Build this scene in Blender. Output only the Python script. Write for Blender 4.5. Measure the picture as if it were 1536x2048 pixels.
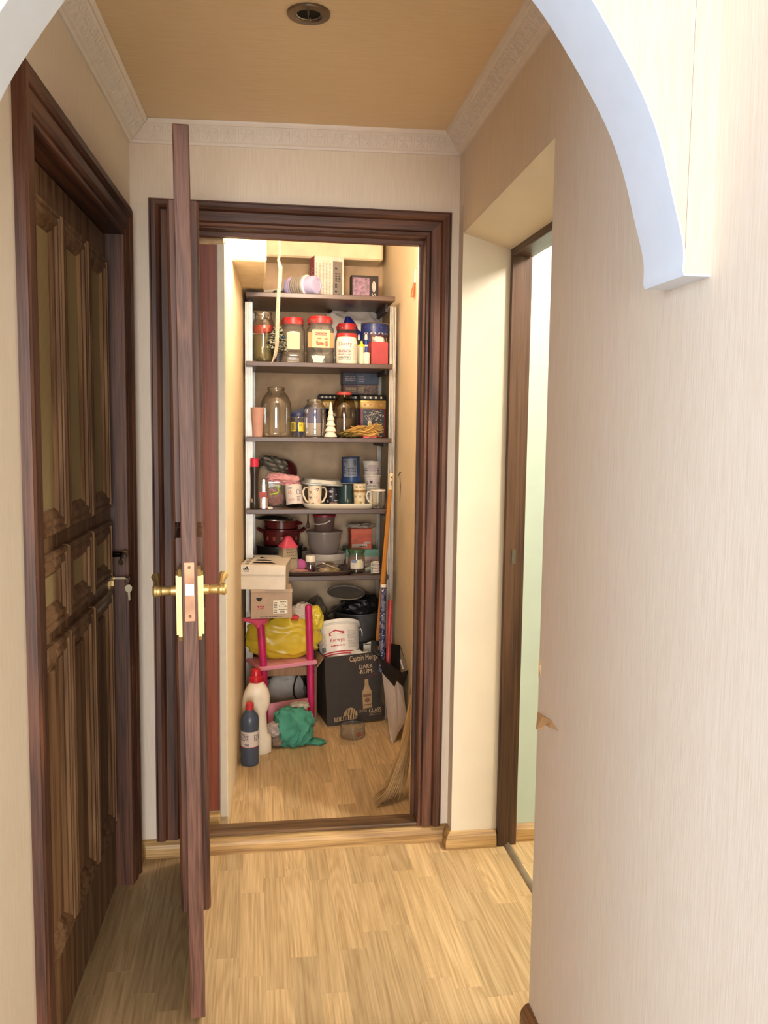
import bpy, bmesh, math, random
from mathutils import Vector, Matrix, Euler, noise
for o in list(bpy.data.objects): bpy.data.objects.remove(o)
scene = bpy.context.scene
COL = scene.collection
# ---------------------------------------------------------------- camera
F_PX = 1734.4773
CAM = Vector((-.1283, -2.7611, 1.3865))
YAW, PITCH, ROLL = .148, -.0967, .0126
_f = Vector((math.sin(YAW)*math.cos(PITCH), math.cos(YAW)*math.cos(PITCH), math.sin(PITCH)))
_r = _f.cross(Vector((0, 0, 1))).normalized(); _u = _r.cross(_f)
CR = _r*math.cos(ROLL)+_u*math.sin(ROLL); CU = -_r*math.sin(ROLL)+_u*math.cos(ROLL); CF = _f
cd = bpy.data.cameras.new('camera'); cam = bpy.data.objects.new('camera', cd); COL.objects.link(cam)
cd.sensor_fit = 'HORIZONTAL'; cd.sensor_width = 36; cd.lens = F_PX*36/1536; cd.clip_start = .02
mw = Matrix.Identity(4)
for i in range(3):
    mw[i][0] = CR[i]; mw[i][1] = CU[i]; mw[i][2] = -CF[i]; mw[i][3] = CAM[i]
cam.matrix_world = mw
scene.camera = cam
# ---------------------------------------------------------------- light
scene.view_settings.view_transform = 'Standard'; scene.view_settings.look = 'None'
scene.view_settings.gamma = 1; scene.view_settings.use_curve_mapping = False
scene.view_settings.exposure = 1.12
scene.cycles.transparent_max_bounces = 32
w = bpy.data.worlds.new('world'); scene.world = w; w.use_nodes = True
w.node_tree.nodes['Background'].inputs[0].default_value = (.86, .93, 1, 1)
w.node_tree.nodes['Background'].inputs[1].default_value = .38
def area(name, loc, target, size, energy, col, sy=None):
    d = bpy.data.lights.new(name, 'AREA'); d.energy = energy; d.color = col; d.shape = 'RECTANGLE'
    d.size = size; d.size_y = sy or size
    o = bpy.data.objects.new(name, d); COL.objects.link(o); o.location = loc
    o.rotation_euler = (Vector(target)-Vector(loc)).to_track_quat('-Z', 'Y').to_euler(); return o
def point(name, loc, energy, col, rad):
    d = bpy.data.lights.new(name, 'POINT'); d.energy = energy; d.color = col; d.shadow_soft_size = rad
    o = bpy.data.objects.new(name, d); COL.objects.link(o); o.location = loc; return o
area('window_daylight', (-2.7, -2.85, 1.65), (.5, -1.75, 1.2), 1.8, 37, (.66, .81, 1))
area('room_fill', (0, -8.5, 1.3), (-.05, 0, 1.35), 2.6, 215, (1, .98, .94))  # added soft fill behind the camera, beyond the room's end; no window there
point('kitchen_lamp_light', (1.5, -.95, 2.33), 47, (1, .95, .88), .13)
point('closet_lamp_light', (.1, .21, 2.12), 9.6, (1, .89, .74), .05)

# ---------------------------------------------------------------- helpers
def ray(u, v): return CF+CR*((u-768)/F_PX)-CU*((v-1024)/F_PX)
def pp(u, v, Y):
    d = ray(u, v); return CAM+d*((Y-CAM.y)/d.y)
def pz(u, v, z):
    d = ray(u, v); return CAM+d*((z-CAM.z)/d.z)
def px(u0, u1, vt, vb, Y):
    vm = (vt+vb)/2; um = (u0+u1)/2
    x0 = pp(u0, vm, Y).x; x1 = pp(u1, vm, Y).x
    return (x0+x1)/2, x1-x0, pp(um, vt, Y).z, pp(um, vb, Y).z
def lin(c):
    def f(v):
        v /= 255
        return v/12.92 if v <= .04045 else ((v+.055)/1.055)**2.4
    return tuple(f(v) for v in c)+(1,)
MATS = {}
def _new(name):
    m = bpy.data.materials.new(name); m.use_nodes = True
    return m, m.node_tree, m.node_tree.nodes['Principled BSDF']
def bulb_mat():
    m = bpy.data.materials.new('bulb'); m.use_nodes = True; b = m.node_tree.nodes['Principled BSDF']
    b.inputs['Base Color'].default_value = (1, .9, .7, 1); b.inputs['Emission Color'].default_value = (1, .88, .68, 1); b.inputs['Emission Strength'].default_value = 4
    return m
def M(c, rough=.5, metal=0, var=.06, scale=25, bump=0, coat=0, emit=0, trans=0, alpha=1, sub=0):
    """plain procedural material: colour with a little noise variation"""
    key = (c, rough, metal, var, scale, bump, coat, emit, trans, alpha)
    if key in MATS: return MATS[key]
    m, nt, b = _new('mat_%d_%d_%d' % c)
    N = nt.nodes; L = nt.links
    b.inputs['Roughness'].default_value = rough; b.inputs['Metallic'].default_value = metal
    b.inputs['Coat Weight'].default_value = coat
    b.inputs['Transmission Weight'].default_value = trans; b.inputs['Alpha'].default_value = alpha
    if var or bump:
        tc = N.new('ShaderNodeTexCoord'); ns = N.new('ShaderNodeTexNoise'); ns.inputs['Scale'].default_value = scale
        ns.inputs['Detail'].default_value = 4; L.new(tc.outputs['Object'], ns.inputs['Vector'])
        r = N.new('ShaderNodeValToRGB'); l = lin(c)
        r.color_ramp.elements[0].color = tuple(min(1, v*(1-2*var)) for v in l[:3])+(1,)
        r.color_ramp.elements[1].color = tuple(min(1, v*(1+2*var)) for v in l[:3])+(1,)
        r.color_ramp.elements[0].position = .3; r.color_ramp.elements[1].position = .7
        L.new(ns.outputs['Fac'], r.inputs['Fac']); L.new(r.outputs['Color'], b.inputs['Base Color'])
        if bump:
            bp = N.new('ShaderNodeBump'); bp.inputs['Strength'].default_value = bump; bp.inputs['Distance'].default_value = .004
            L.new(ns.outputs['Fac'], bp.inputs['Height']); L.new(bp.outputs['Normal'], b.inputs['Normal'])
    else: b.inputs['Base Color'].default_value = lin(c)
    MATS[key] = m; return m
def wood(name, dark, light, axis='Z', rough=.45, ring=9, stretch=14, freq=9, rand=0, bump=.15, coat=0, contrast=1.0):
    m, nt, b = _new(name); N = nt.nodes; L = nt.links
    b.inputs['Roughness'].default_value = rough; b.inputs['Coat Weight'].default_value = coat
    tc = N.new('ShaderNodeTexCoord'); mp = N.new('ShaderNodeMapping')
    s = {'X': (1/stretch, 1, 1), 'Y': (1, 1/stretch, 1), 'Z': (1, 1, 1/stretch)}[axis]
    mp.inputs['Scale'].default_value = tuple(v*freq for v in s)
    src = tc.outputs['Object']
    if rand:
        oi = N.new('ShaderNodeObjectInfo'); ml = N.new('ShaderNodeMath'); ml.operation = 'MULTIPLY'; ml.inputs[1].default_value = 37.7
        L.new(oi.outputs['Random'], ml.inputs[0]); va = N.new('ShaderNodeVectorMath'); va.operation = 'ADD'
        L.new(src, va.inputs[0]); L.new(ml.outputs[0], va.inputs[1]); src = va.outputs[0]
    L.new(src, mp.inputs['Vector'])
    n1 = N.new('ShaderNodeTexNoise'); n1.inputs['Scale'].default_value = 1; n1.inputs['Detail'].default_value = 1.5; n1.inputs['Distortion'].default_value = .3
    L.new(mp.outputs['Vector'], n1.inputs['Vector'])
    mu = N.new('ShaderNodeMath'); mu.operation = 'MULTIPLY'; mu.inputs[1].default_value = ring*6.283; L.new(n1.outputs['Fac'], mu.inputs[0])
    sn = N.new('ShaderNodeMath'); sn.operation = 'SINE'; L.new(mu.outputs[0], sn.inputs[0])
    mp2 = N.new('ShaderNodeMapping'); mp2.inputs['Scale'].default_value = tuple(v*freq*22 for v in {'X': (1/40, 1, 1), 'Y': (1, 1/40, 1), 'Z': (1, 1, 1/40)}[axis])
    L.new(src, mp2.inputs['Vector'])
    n2 = N.new('ShaderNodeTexNoise'); n2.inputs['Scale'].default_value = 1; n2.inputs['Detail'].default_value = 3; L.new(mp2.outputs['Vector'], n2.inputs['Vector'])
    ma = N.new('ShaderNodeMath'); ma.operation = 'MULTIPLY_ADD'; ma.inputs[1].default_value = .17*contrast; L.new(sn.outputs[0], ma.inputs[0]); L.new(n2.outputs['Fac'], ma.inputs[2])
    r = N.new('ShaderNodeValToRGB'); r.color_ramp.elements[0].position = .25; r.color_ramp.elements[1].position = .72
    r.color_ramp.elements[0].color = lin(dark); r.color_ramp.elements[1].color = lin(light)
    L.new(ma.outputs[0], r.inputs['Fac']); col = r.outputs['Color']
    if rand:
        hs = N.new('ShaderNodeHueSaturation'); mr = N.new('ShaderNodeMapRange'); mr.inputs[3].default_value = 1-rand; mr.inputs[4].default_value = 1+rand*.7
        L.new(oi.outputs['Random'], mr.inputs[0]); L.new(mr.outputs[0], hs.inputs['Value']); L.new(col, hs.inputs['Color']); col = hs.outputs['Color']
    L.new(col, b.inputs['Base Color'])
    if bump:
        bp = N.new('ShaderNodeBump'); bp.inputs['Strength'].default_value = bump; bp.inputs['Distance'].default_value = .002
        L.new(ma.outputs[0], bp.inputs['Height']); L.new(bp.outputs['Normal'], b.inputs['Normal'])
    return m
def paper(name, dark, light, axis='Z', rough=.75, bump=.25, freq=150, big=.5):
    """fibrous textured wallpaper"""
    m, nt, b = _new(name); N = nt.nodes; L = nt.links
    b.inputs['Roughness'].default_value = rough
    tc = N.new('ShaderNodeTexCoord'); mp = N.new('ShaderNodeMapping')
    s = {'X': (.035, 1, 1), 'Y': (1, .035, 1), 'Z': (1, 1, .035)}[axis]
    mp.inputs['Scale'].default_value = tuple(v*freq for v in s); L.new(tc.outputs['Object'], mp.inputs['Vector'])
    n1 = N.new('ShaderNodeTexNoise'); n1.inputs['Scale'].default_value = 1; n1.inputs['Detail'].default_value = 4; L.new(mp.outputs['Vector'], n1.inputs['Vector'])
    n2 = N.new('ShaderNodeTexNoise'); n2.inputs['Scale'].default_value = 2.5; n2.inputs['Detail'].default_value = 3; L.new(tc.outputs['Object'], n2.inputs['Vector'])
    mx = N.new('ShaderNodeMath'); mx.operation = 'MULTIPLY_ADD'; mx.inputs[1].default_value = big*.4; L.new(n2.outputs['Fac'], mx.inputs[0]); L.new(n1.outputs['Fac'], mx.inputs[2])
    r = N.new('ShaderNodeValToRGB'); r.color_ramp.elements[0].position = .35; r.color_ramp.elements[1].position = .85
    r.color_ramp.elements[0].color = lin(dark); r.color_ramp.elements[1].color = lin(light)
    L.new(mx.outputs[0], r.inputs['Fac']); L.new(r.outputs['Color'], b.inputs['Base Color'])
    bp = N.new('ShaderNodeBump'); bp.inputs['Strength'].default_value = bump; bp.inputs['Distance'].default_value = .0015
    L.new(n1.outputs['Fac'], bp.inputs['Height']); L.new(bp.outputs['Normal'], b.inputs['Normal'])
    return m
def glass(name, tint, edge, gloss=.12, frost=0.0, rough=.03):
    """thin clear wall: see-through face on, darker and glossier towards grazing angles"""
    m, nt, b = _new(name); N = nt.nodes; L = nt.links
    lw = N.new('ShaderNodeLayerWeight'); lw.inputs['Blend'].default_value = .35
    r = N.new('ShaderNodeValToRGB'); r.color_ramp.elements[0].color = lin(tint); r.color_ramp.elements[1].color = lin(edge)
    r.color_ramp.elements[0].position = .25; r.color_ramp.elements[1].position = .95
    L.new(lw.outputs['Facing'], r.inputs['Fac'])
    t = N.new('ShaderNodeBsdfTransparent'); L.new(r.outputs['Color'], t.inputs['Color'])
    g = N.new('ShaderNodeBsdfGlossy'); g.inputs['Roughness'].default_value = rough
    mr = N.new('ShaderNodeMath'); mr.operation = 'MULTIPLY_ADD'; mr.inputs[1].default_value = .35; mr.inputs[2].default_value = gloss*.3
    L.new(lw.outputs['Fresnel'], mr.inputs[0])
    mx = N.new('ShaderNodeMixShader'); L.new(mr.outputs[0], mx.inputs[0]); L.new(t.outputs[0], mx.inputs[1]); L.new(g.outputs[0], mx.inputs[2])
    out = mx
    if frost:
        d = N.new('ShaderNodeBsdfTranslucent'); d.inputs['Color'].default_value = lin(tint)
        df = N.new('ShaderNodeBsdfDiffuse'); df.inputs['Color'].default_value = lin(tint)
        m1 = N.new('ShaderNodeMixShader'); m1.inputs[0].default_value = .5; L.new(d.outputs[0], m1.inputs[1]); L.new(df.outputs[0], m1.inputs[2])
        m2 = N.new('ShaderNodeMixShader'); m2.inputs[0].default_value = frost; L.new(mx.outputs[0], m2.inputs[1]); L.new(m1.outputs[0], m2.inputs[2]); out = m2
    L.new(out.outputs[0], N['Material Output'].inputs['Surface']); return m

class OpenProf(list): open = True
class MB:
    """collects shapes into one mesh"""
    def __init__(s): s.v = []; s.f = []
    def add(s, vs, fs, mat=None):
        n = len(s.v); s.v += [tuple(mat @ Vector(p)) if mat else tuple(p) for p in vs]; s.f += [tuple(i+n for i in f) for f in fs]; return s
    def box(s, x0, x1, y0, y1, z0, z1, mat=None):
        return s.add([(x0, y0, z0), (x1, y0, z0), (x1, y1, z0), (x0, y1, z0), (x0, y0, z1), (x1, y0, z1), (x1, y1, z1), (x0, y1, z1)],
                     [(0, 3, 2, 1), (4, 5, 6, 7), (0, 1, 5, 4), (1, 2, 6, 5), (2, 3, 7, 6), (3, 0, 4, 7)], mat)
    def bbox(s, x0, x1, y0, y1, z0, z1, b=.003, mat=None, seg=1):
        bm = bmesh.new(); bmesh.ops.create_cube(bm, size=1)
        for v in bm.verts: v.co = Vector((x0 if v.co.x < 0 else x1, y0 if v.co.y < 0 else y1, z0 if v.co.z < 0 else z1))
        bmesh.ops.bevel(bm, geom=bm.edges[:], offset=b, segments=seg, profile=.5, affect='EDGES')
        bm.verts.ensure_lookup_table(); s.add([v.co.copy() for v in bm.verts], [tuple(v.index for v in f.verts) for f in bm.faces], mat); bm.free(); return s
    def lathe(s, prof, seg=28, mat=None, sq=0, sx=1, sy=1, cap0=True, cap1=None):
        if cap1 is None: cap1 = not getattr(prof, 'open', False)
        vs = []; fs = []
        for (r, z) in prof:
            for k in range(seg):
                a = 2*math.pi*k/seg; c, d = math.cos(a), math.sin(a)
                if sq:
                    q = (abs(c)**sq+abs(d)**sq)**(-1/sq); c *= q; d *= q
                vs.append((r*c*sx, r*d*sy, z))
        n = len(prof)
        for i in range(n-1):
            for k in range(seg):
                k2 = (k+1) % seg; fs.append((i*seg+k, i*seg+k2, (i+1)*seg+k2, (i+1)*seg+k))
        if cap0: fs.append(tuple(range(seg-1, -1, -1)))
        if cap1: fs.append(tuple((n-1)*seg+k for k in range(seg)))
        return s.add(vs, fs, mat)
    def loft(s, secs, seg=28, sq=2.0, mat=None):
        """secs: (cx, cy, z, rx, ry)"""
        vs = []; fs = []
        for (cx, cy, z, rx, ry) in secs:
            for k in range(seg):
                a = 2*math.pi*k/seg; c, d = math.cos(a), math.sin(a); q = (abs(c)**sq+abs(d)**sq)**(-1/sq)
                vs.append((cx+rx*c*q, cy+ry*d*q, z))
        n = len(secs)
        for i in range(n-1):
            for k in range(seg):
                k2 = (k+1) % seg; fs.append((i*seg+k, i*seg+k2, (i+1)*seg+k2, (i+1)*seg+k))
        fs.append(tuple(range(seg-1, -1, -1))); fs.append(tuple((n-1)*seg+k for k in range(seg)))
        return s.add(vs, fs, mat)
    def tube(s, pts, r, seg=8, mat=None, cap=True):
        pts = [Vector(p) for p in pts]; n = len(pts)
        rs = r if isinstance(r, (list, tuple)) else [r]*n
        vs = []; fs = []; up = None
        for i, p in enumerate(pts):
            t = (pts[min(i+1, n-1)]-pts[max(i-1, 0)]).normalized()
            if up is None:
                up = Vector((0, 0, 1)) if abs(t.z) < .9 else Vector((1, 0, 0))
            a = t.cross(up)
            if a.length < 1e-6: a = t.cross(Vector((0, 1, 0)))
            a.normalize(); b = a.cross(t).normalized(); up = b
            for k in range(seg):
                w_ = 2*math.pi*k/seg; vs.append(p+a*(rs[i]*math.cos(w_))+b*(rs[i]*math.sin(w_)))
        for i in range(n-1):
            for k in range(seg):
                k2 = (k+1) % seg; fs.append((i*seg+k, i*seg+k2, (i+1)*seg+k2, (i+1)*seg+k))
        if cap: fs.append(tuple(range(seg-1, -1, -1))); fs.append(tuple((n-1)*seg+k for k in range(seg)))
        return s.add(vs, fs, mat)
    def prism(s, poly, d0, d1, plane='XZ', mat=None):
        """poly 2D outline pushed from d0 to d1 along the third axis"""
        def mk(p, d):
            return {'XZ': (p[0], d, p[1]), 'YZ': (d, p[0], p[1]), 'XY': (p[0], p[1], d)}[plane]
        n = len(poly); vs = [mk(p, d0) for p in poly]+[mk(p, d1) for p in poly]
        fs = [tuple(range(n)), tuple(range(2*n-1, n-1, -1))]+[(i, i+n, (i+1) % n+n, (i+1) % n) for i in range(n)]
        return s.add(vs, fs, mat)
    def sphere(s, c, r, seg=14, ring=9, sx=1, sy=1, sz=1):
        prof = [(max(1e-4, r*math.sin(math.pi*i/ring)), -r*math.cos(math.pi*i/ring)*sz) for i in range(ring+1)]
        return s.lathe(prof, seg, Matrix.Translation(c), sx=sx, sy=sy)
    def sweep(s, prof, path, mat=None):
        """prof: (offset, z) outline; path: list of (point, side vector) mitred stations"""
        n = len(prof); vs = []; fs = []
        for (p, sd) in path:
            for (o, z) in prof: vs.append(Vector(p)+Vector(sd)*o+Vector((0, 0, z)))
        for i in range(len(path)-1):
            for k in range(n):
                k2 = (k+1) % n; fs.append((i*n+k, i*n+k2, (i+1)*n+k2, (i+1)*n+k))
        fs.append(tuple(range(n-1, -1, -1))); fs.append(tuple((len(path)-1)*n+k for k in range(n)))
        return s.add(vs, fs, mat)
    def mesh(s, smooth=False):
        me = bpy.data.meshes.new('mesh'); me.from_pydata(s.v, [], s.f); me.validate()
        bm = bmesh.new(); bm.from_mesh(me); bmesh.ops.recalc_face_normals(bm, faces=bm.faces[:])
        if smooth:
            for f in bm.faces: f.smooth = True
            for e in bm.edges:
                if len(e.link_faces) == 2 and e.calc_face_angle(0) > .6: e.smooth = False
        bm.to_mesh(me); bm.free(); return me
def link(name, me, mat, parent=None, loc=None, rot=None):
    o = bpy.data.objects.new(name, me); COL.objects.link(o)
    if mat is not None:
        if not me.materials: me.materials.append(mat)
        elif me.materials[0] != mat:
            o.material_slots[0].link = 'OBJECT'; o.material_slots[0].material = mat
    if parent: o.parent = parent
    if loc is not None: o.location = loc
    if rot is not None: o.rotation_euler = rot
    return o
def part(name, mb, mat, parent, smooth=True, label=None, loc=None, rot=None, kind=None):
    o = link(name, mb.mesh(smooth), mat, parent, loc, rot)
    if label: o['label'] = label
    if kind: o['kind'] = kind
    return o
def tag(o, label, cat, group=None):
    o['label'] = label; o['category'] = cat
    if group: o['group'] = group
    return o
def thing(name, label, cat, loc, rot=(0, 0, 0), group=None):
    o = bpy.data.objects.new(name, None); COL.objects.link(o); o.empty_display_size = .05
    o.location = loc; o.rotation_euler = rot; return tag(o, label, cat, group)
def struct(name, mb, mat, label, smooth=False):
    o = link(name, mb.mesh(smooth), mat); o['kind'] = 'structure'; o['label'] = label; return o
def sempty(name, label, loc=(0, 0, 0), rot=(0, 0, 0)):
    o = bpy.data.objects.new(name, None); COL.objects.link(o); o.location = loc; o.rotation_euler = rot
    o['kind'] = 'structure'; o['label'] = label; return o
def solo(name, mb, mat, label, cat, loc=(0, 0, 0), rot=(0, 0, 0), smooth=True, group=None):
    return tag(link(name, mb.mesh(smooth), mat, None, loc, rot), label, cat, group)
# lettering --------------------------------------------------------
def text_geo(s):
    cu = bpy.data.curves.new('t', 'FONT'); cu.body = s; cu.size = 1; cu.align_x = 'CENTER'; cu.align_y = 'CENTER'; cu.resolution_u = 2
    o = bpy.data.objects.new('t', cu); COL.objects.link(o)
    dg = bpy.context.evaluated_depsgraph_get(); me = bpy.data.meshes.new_from_object(o.evaluated_get(dg))
    vs = [v.co.copy() for v in me.vertices]; fs = [tuple(p.vertices) for p in me.polygons]
    bpy.data.objects.remove(o); bpy.data.curves.remove(cu); bpy.data.meshes.remove(me)
    return vs, fs
def fit(vs, w, h):
    x0 = min(v.x for v in vs); x1 = max(v.x for v in vs); y0 = min(v.y for v in vs); y1 = max(v.y for v in vs)
    return [Vector(((v.x-(x0+x1)/2)/(x1-x0)*w, (v.y-(y0+y1)/2)/(y1-y0)*h, 0)) for v in vs]
def text_flat(mb, s, cx, cz, w, h, y, rot=0):
    """text standing in the XZ plane facing -Y"""
    vs, fs = text_geo(s); vs = fit(vs, w, h); c, d = math.cos(rot), math.sin(rot)
    return mb.add([(cx+v.x*c-v.y*d, y, cz+v.x*d+v.y*c) for v in vs], fs)
def cyl(p, r, a0=-math.pi/2):
    """wrap (x along the arc, z) round a cylinder, x=0 facing angle a0"""
    a = a0+p[0]/r; return (r*math.cos(a), r*math.sin(a), p[1])
def text_cyl(mb, s, cx, cz, w, h, r, a0=-math.pi/2):
    vs, fs = text_geo(s); vs = fit(vs, w, h); return mb.add([cyl((cx+v.x, cz+v.y), r, a0) for v in vs], fs)
def patch_cyl(mb, x0, x1, z0, z1, r, a0=-math.pi/2, n=8, r2=None):
    vs = []; fs = []; r2 = r2 or r
    for i in range(n+1):
        x = x0+(x1-x0)*i/n; vs.append(cyl((x, z0), r, a0)); a = a0+x/r; vs.append((r2*math.cos(a), r2*math.sin(a), z1))
    for i in range(n): fs.append((2*i, 2*i+2, 2*i+3, 2*i+1))
    return mb.add(vs, fs)
def lines_cyl(mb, x0, x1, z0, z1, rows, r, a0=-math.pi/2, seed=1):
    rd = random.Random(seed); h = (z1-z0)/rows
    for k in range(rows):
        x = x0
        while x < x1-1e-4:
            l = min(x1-x, rd.uniform(.1, .35)*(x1-x0)); patch_cyl(mb, x, x+l*.8, z0+k*h, z0+k*h+h*.5, r, a0, 2); x += l
    return mb
def lines_flat(mb, x0, x1, z0, z1, rows, y, seed=1):
    rd = random.Random(seed); h = (z1-z0)/rows
    for k in range(rows):
        x = x0
        while x < x1-1e-4:
            l = min(x1-x, rd.uniform(.1, .35)*(x1-x0)); mb.add([(x, y, z0+k*h), (x+l*.8, y, z0+k*h), (x+l*.8, y, z0+k*h+h*.5), (x, y, z0+k*h+h*.5)], [(0, 1, 2, 3)]); x += l
    return mb
def quad(mb, x0, x1, z0, z1, y): return mb.add([(x0, y, z0), (x1, y, z0), (x1, y, z1), (x0, y, z1)], [(0, 1, 2, 3)])
def disc(mb, cx, cz, rx, rz, y, n=16): return mb.add([(cx+rx*math.cos(2*math.pi*k/n), y, cz+rz*math.sin(2*math.pi*k/n)) for k in range(n)], [tuple(range(n))])
def barcode(mb, x0, x1, z0, z1, y=None, r=None, a0=-math.pi/2, seed=3):
    rd = random.Random(seed); x = x0
    while x < x1:
        wd = rd.uniform(.02, .06)*(x1-x0)
        if r: patch_cyl(mb, x, min(x+wd, x1), z0, z1, r, a0, 1)
        else: quad(mb, x, min(x+wd, x1), z0, z1, y)
        x += wd+rd.uniform(.02, .05)*(x1-x0)
    return mb
def lump(rx, ry, rz, amp=.12, fr=2.2, fold=.1, ff=4.0, ax=(1, .2, .6), seed=0, sub=4, flat=.75, sq=2.4):
    """crumpled cloth or bag: rounded box shape with folds; base at z=0"""
    bm = bmesh.new(); bmesh.ops.create_icosphere(bm, subdivisions=sub, radius=1)
    off = Vector((seed*7.31, seed*3.17, seed*1.93)); axv = Vector(ax).normalized()
    for v in bm.verts:
        n = v.co.normalized(); q = (abs(n.x)**sq+abs(n.y)**sq+abs(n.z)**sq)**(-1/sq)
        p = n*q
        d = amp*noise.fractal(p*fr+off, 1, 2, 3)
        wv = noise.noise(p*1.3+off)*2.5
        d += fold*(1-abs(math.sin(ff*p.dot(axv)+wv*1.6+noise.noise(p*3+off))))-fold*.5
        p = p*(1+d)
        v.co = Vector((p.x*rx, p.y*ry, max(p.z, -flat)*rz+flat*rz))
    mb = MB(); bm.verts.ensure_lookup_table(); mb.add([v.co.copy() for v in bm.verts], [tuple(x.index for x in f.verts) for f in bm.faces]); bm.free(); return mb
def shell(prof, t=.0025):
    """outer profile (r,z) bottom to top -> closed wall with an inside"""
    rt, zt = prof[-1]
    return OpenProf([(.0005, prof[0][1])]+list(prof)+[(rt-t, zt), (rt-t, zt-t*3), (rt-t*.2, zt-t*3)])
RED = M((205, 52, 52), .35); WHITE = M((236, 228, 214), .45, var=.02); BLACK = M((22, 20, 20), .4); BLUE = M((45, 66, 132), .35)
PRINT_DK = M((52, 48, 50), .6, var=0); PRINT_RED = M((188, 40, 48), .5, var=0); PRINT_GREY = M((128, 122, 120), .6, var=0); BRASS = M((216, 186, 124), .42, metal=.8, var=.05, scale=60)
GLASS = glass('clear_glass', (253, 253, 251), (196, 192, 178), gloss=.4); PLASTIC = glass('clear_plastic', (236, 234, 228), (168, 164, 154), frost=.10, rough=.12)
FROST = glass('frosted_plastic', (236, 228, 220), (206, 198, 190), frost=.42, rough=.25); DKGLASS = glass('smoky_glass', (226, 218, 198), (136, 126, 104), gloss=.35)
# ================================================================ THE SETTING
AL, AR = .0331, .0142
def XL(y): return -.4983+AL*y
def XR(y): return .5139+AR*y
def ZC(x): return 2.287+.0188*x
PAPER = paper('wallpaper', (227, 208, 186), (239, 225, 208), freq=330); PAPER_CL = paper('closet_wallpaper', (222, 200, 164), (236, 218, 186), freq=260)
PAPER_CEIL = paper('ceiling_paper', (232, 204, 166), (242, 220, 188), axis='X', freq=300)
CREAM = M((226, 212, 190), .5, var=.02, scale=6, bump=.05); PLASTER = M((232, 216, 184), .6, var=.05, scale=14, bump=.12); STUCCO = M((240, 230, 222), .55, var=.015)
MINT = M((196, 210, 198), .45, var=.02, scale=5); BACKW = M((200, 172, 140), .8, var=.10, scale=9, bump=.2); ARCHW = M((226, 236, 250), .4, var=.01)
DARKW = {a: wood('mahogany_'+a, (60, 31, 20), (108, 66, 45), a, rough=.5, ring=4, freq=13) for a in 'XYZ'}
DOORW = wood('door_wood', (98, 68, 43), (150, 114, 80), 'Z', rough=.5, ring=5, freq=11)
EDGEW = wood('door_edge_wood', (76, 44, 33), (128, 86, 68), 'Z', rough=.5, ring=9, freq=22, contrast=.7)
FRAMEW = wood('frame_wood', (58, 34, 22), (104, 72, 50), 'Z', rough=.4, ring=3, freq=7)
OAK = {a: wood('oak_'+a, (150, 112, 66), (206, 166, 108), a, rough=.45, ring=5, freq=12) for a in 'XY'}
PLANK = wood('laminate', (178, 146, 102), (218, 188, 142), 'Y', rough=.42, ring=15, stretch=11, freq=9, rand=.19, bump=.04, contrast=.5)
REDB = wood('red_board', (112, 50, 31), (146, 74, 48), 'Z', rough=.4, ring=2, freq=6)

# floor -------------------------------------------------------------
fl = struct('floor', MB().box(-1.2, .7, -5.2, .0, -.04, -.006), OAK['Y'], 'light oak laminate floor of the hallway')
fc = struct('floor_closet', MB().box(-.36, .62, .0, 1.62, -.02, .024), OAK['Y'], 'light oak laminate floor inside the closet')
fk = struct('floor_kitchen', MB().box(.7, 2.7, -2.6, .0, -.04, -.006), OAK['Y'], 'laminate floor beyond the right doorway')
plank_me = {}
def planks(parent, x0, x1, y0, y1, z, seed, pw=.066):
    rd = random.Random(seed); n = max(1, round((x1-x0)/pw)); pw = (x1-x0)/n
    for i in range(n):
        y = y0-rd.uniform(0, .3)
        while y < y1-.01:
            l = rd.choice((.26, .33, .4, .46, .54)); a = max(y, y0); b = min(y+l, y1)
            if y1-b < .05: b = y1
            k = (round(b-a, 3), round(pw, 4))
            if k not in plank_me:
                plank_me[k] = MB().bbox(0, k[1], 0, k[0], -.006, 0, .0003).mesh()
            link('plank', plank_me[k], PLANK, parent, (x0+pw*i, a, z)); y += l
            if b == y1: break
planks(fl, -.64, .7, -2.1, 0, 0, 4); planks(fc, -.225, .555, .06, 1.55, .03, 9); planks(fk, .716, 1.3, -.95, -.02, 0, 5)

# walls ---------------------------------------------------------------
OX0, OX1, OZ = -.365, .425, 2.005
struct('wall_back', MB().box(-.62, OX0, 0, .12, 0, 2.62).box(OX1, .5139, 0, .12, 0, 2.62).box(OX0, OX1, 0, .12, OZ, 2.62), PAPER, 'peach papered back wall around the closet doorway')
DY0, DY1, DZT = -1.061, -.174, 1.919          # left door opening (along the wall)
lw_ = sempty('wall_left', 'peach papered left wall with the panelled door', (-.4983, 0, 0), (0, 0, -AL))
part('wall_panel', MB().box(-.14, 0, DY1+.02, .02, 0, 2.62).box(-.14, 0, -1.78, DY0-.02, 0, 2.62).box(-.14, 0, DY0-.02, DY1+.02, DZT+.02, 2.62), PAPER, lw_, False)
YJ, YN = -.06, -.931
wr = MB().box(.513, .735, YJ+.003, .12, 0, 2.62)
wr.prism([(XR(YN), YN), (.735, YN), (.735, -5.2), (XR(-5.2), -5.2)], 0, 2.62, 'XY')
a0, a1 = XR(YN), XR(YJ)
wr.add([(a0, YN, 2.006), (.735, YN, 1.958), (.735, YN, 2.62), (a0, YN, 2.62), (a1, YJ, 1.996), (.735, YJ, 1.958), (.735, YJ, 2.62), (a1, YJ, 2.62)],
       [(0, 1, 2, 3), (7, 6, 5, 4), (0, 4, 5, 1), (1, 5, 6, 2), (2, 6, 7, 3), (3, 7, 4, 0)])
wright = struct('wall_right', wr, PAPER, 'peach papered right wall with a doorway and torn paper at its edge')
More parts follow.
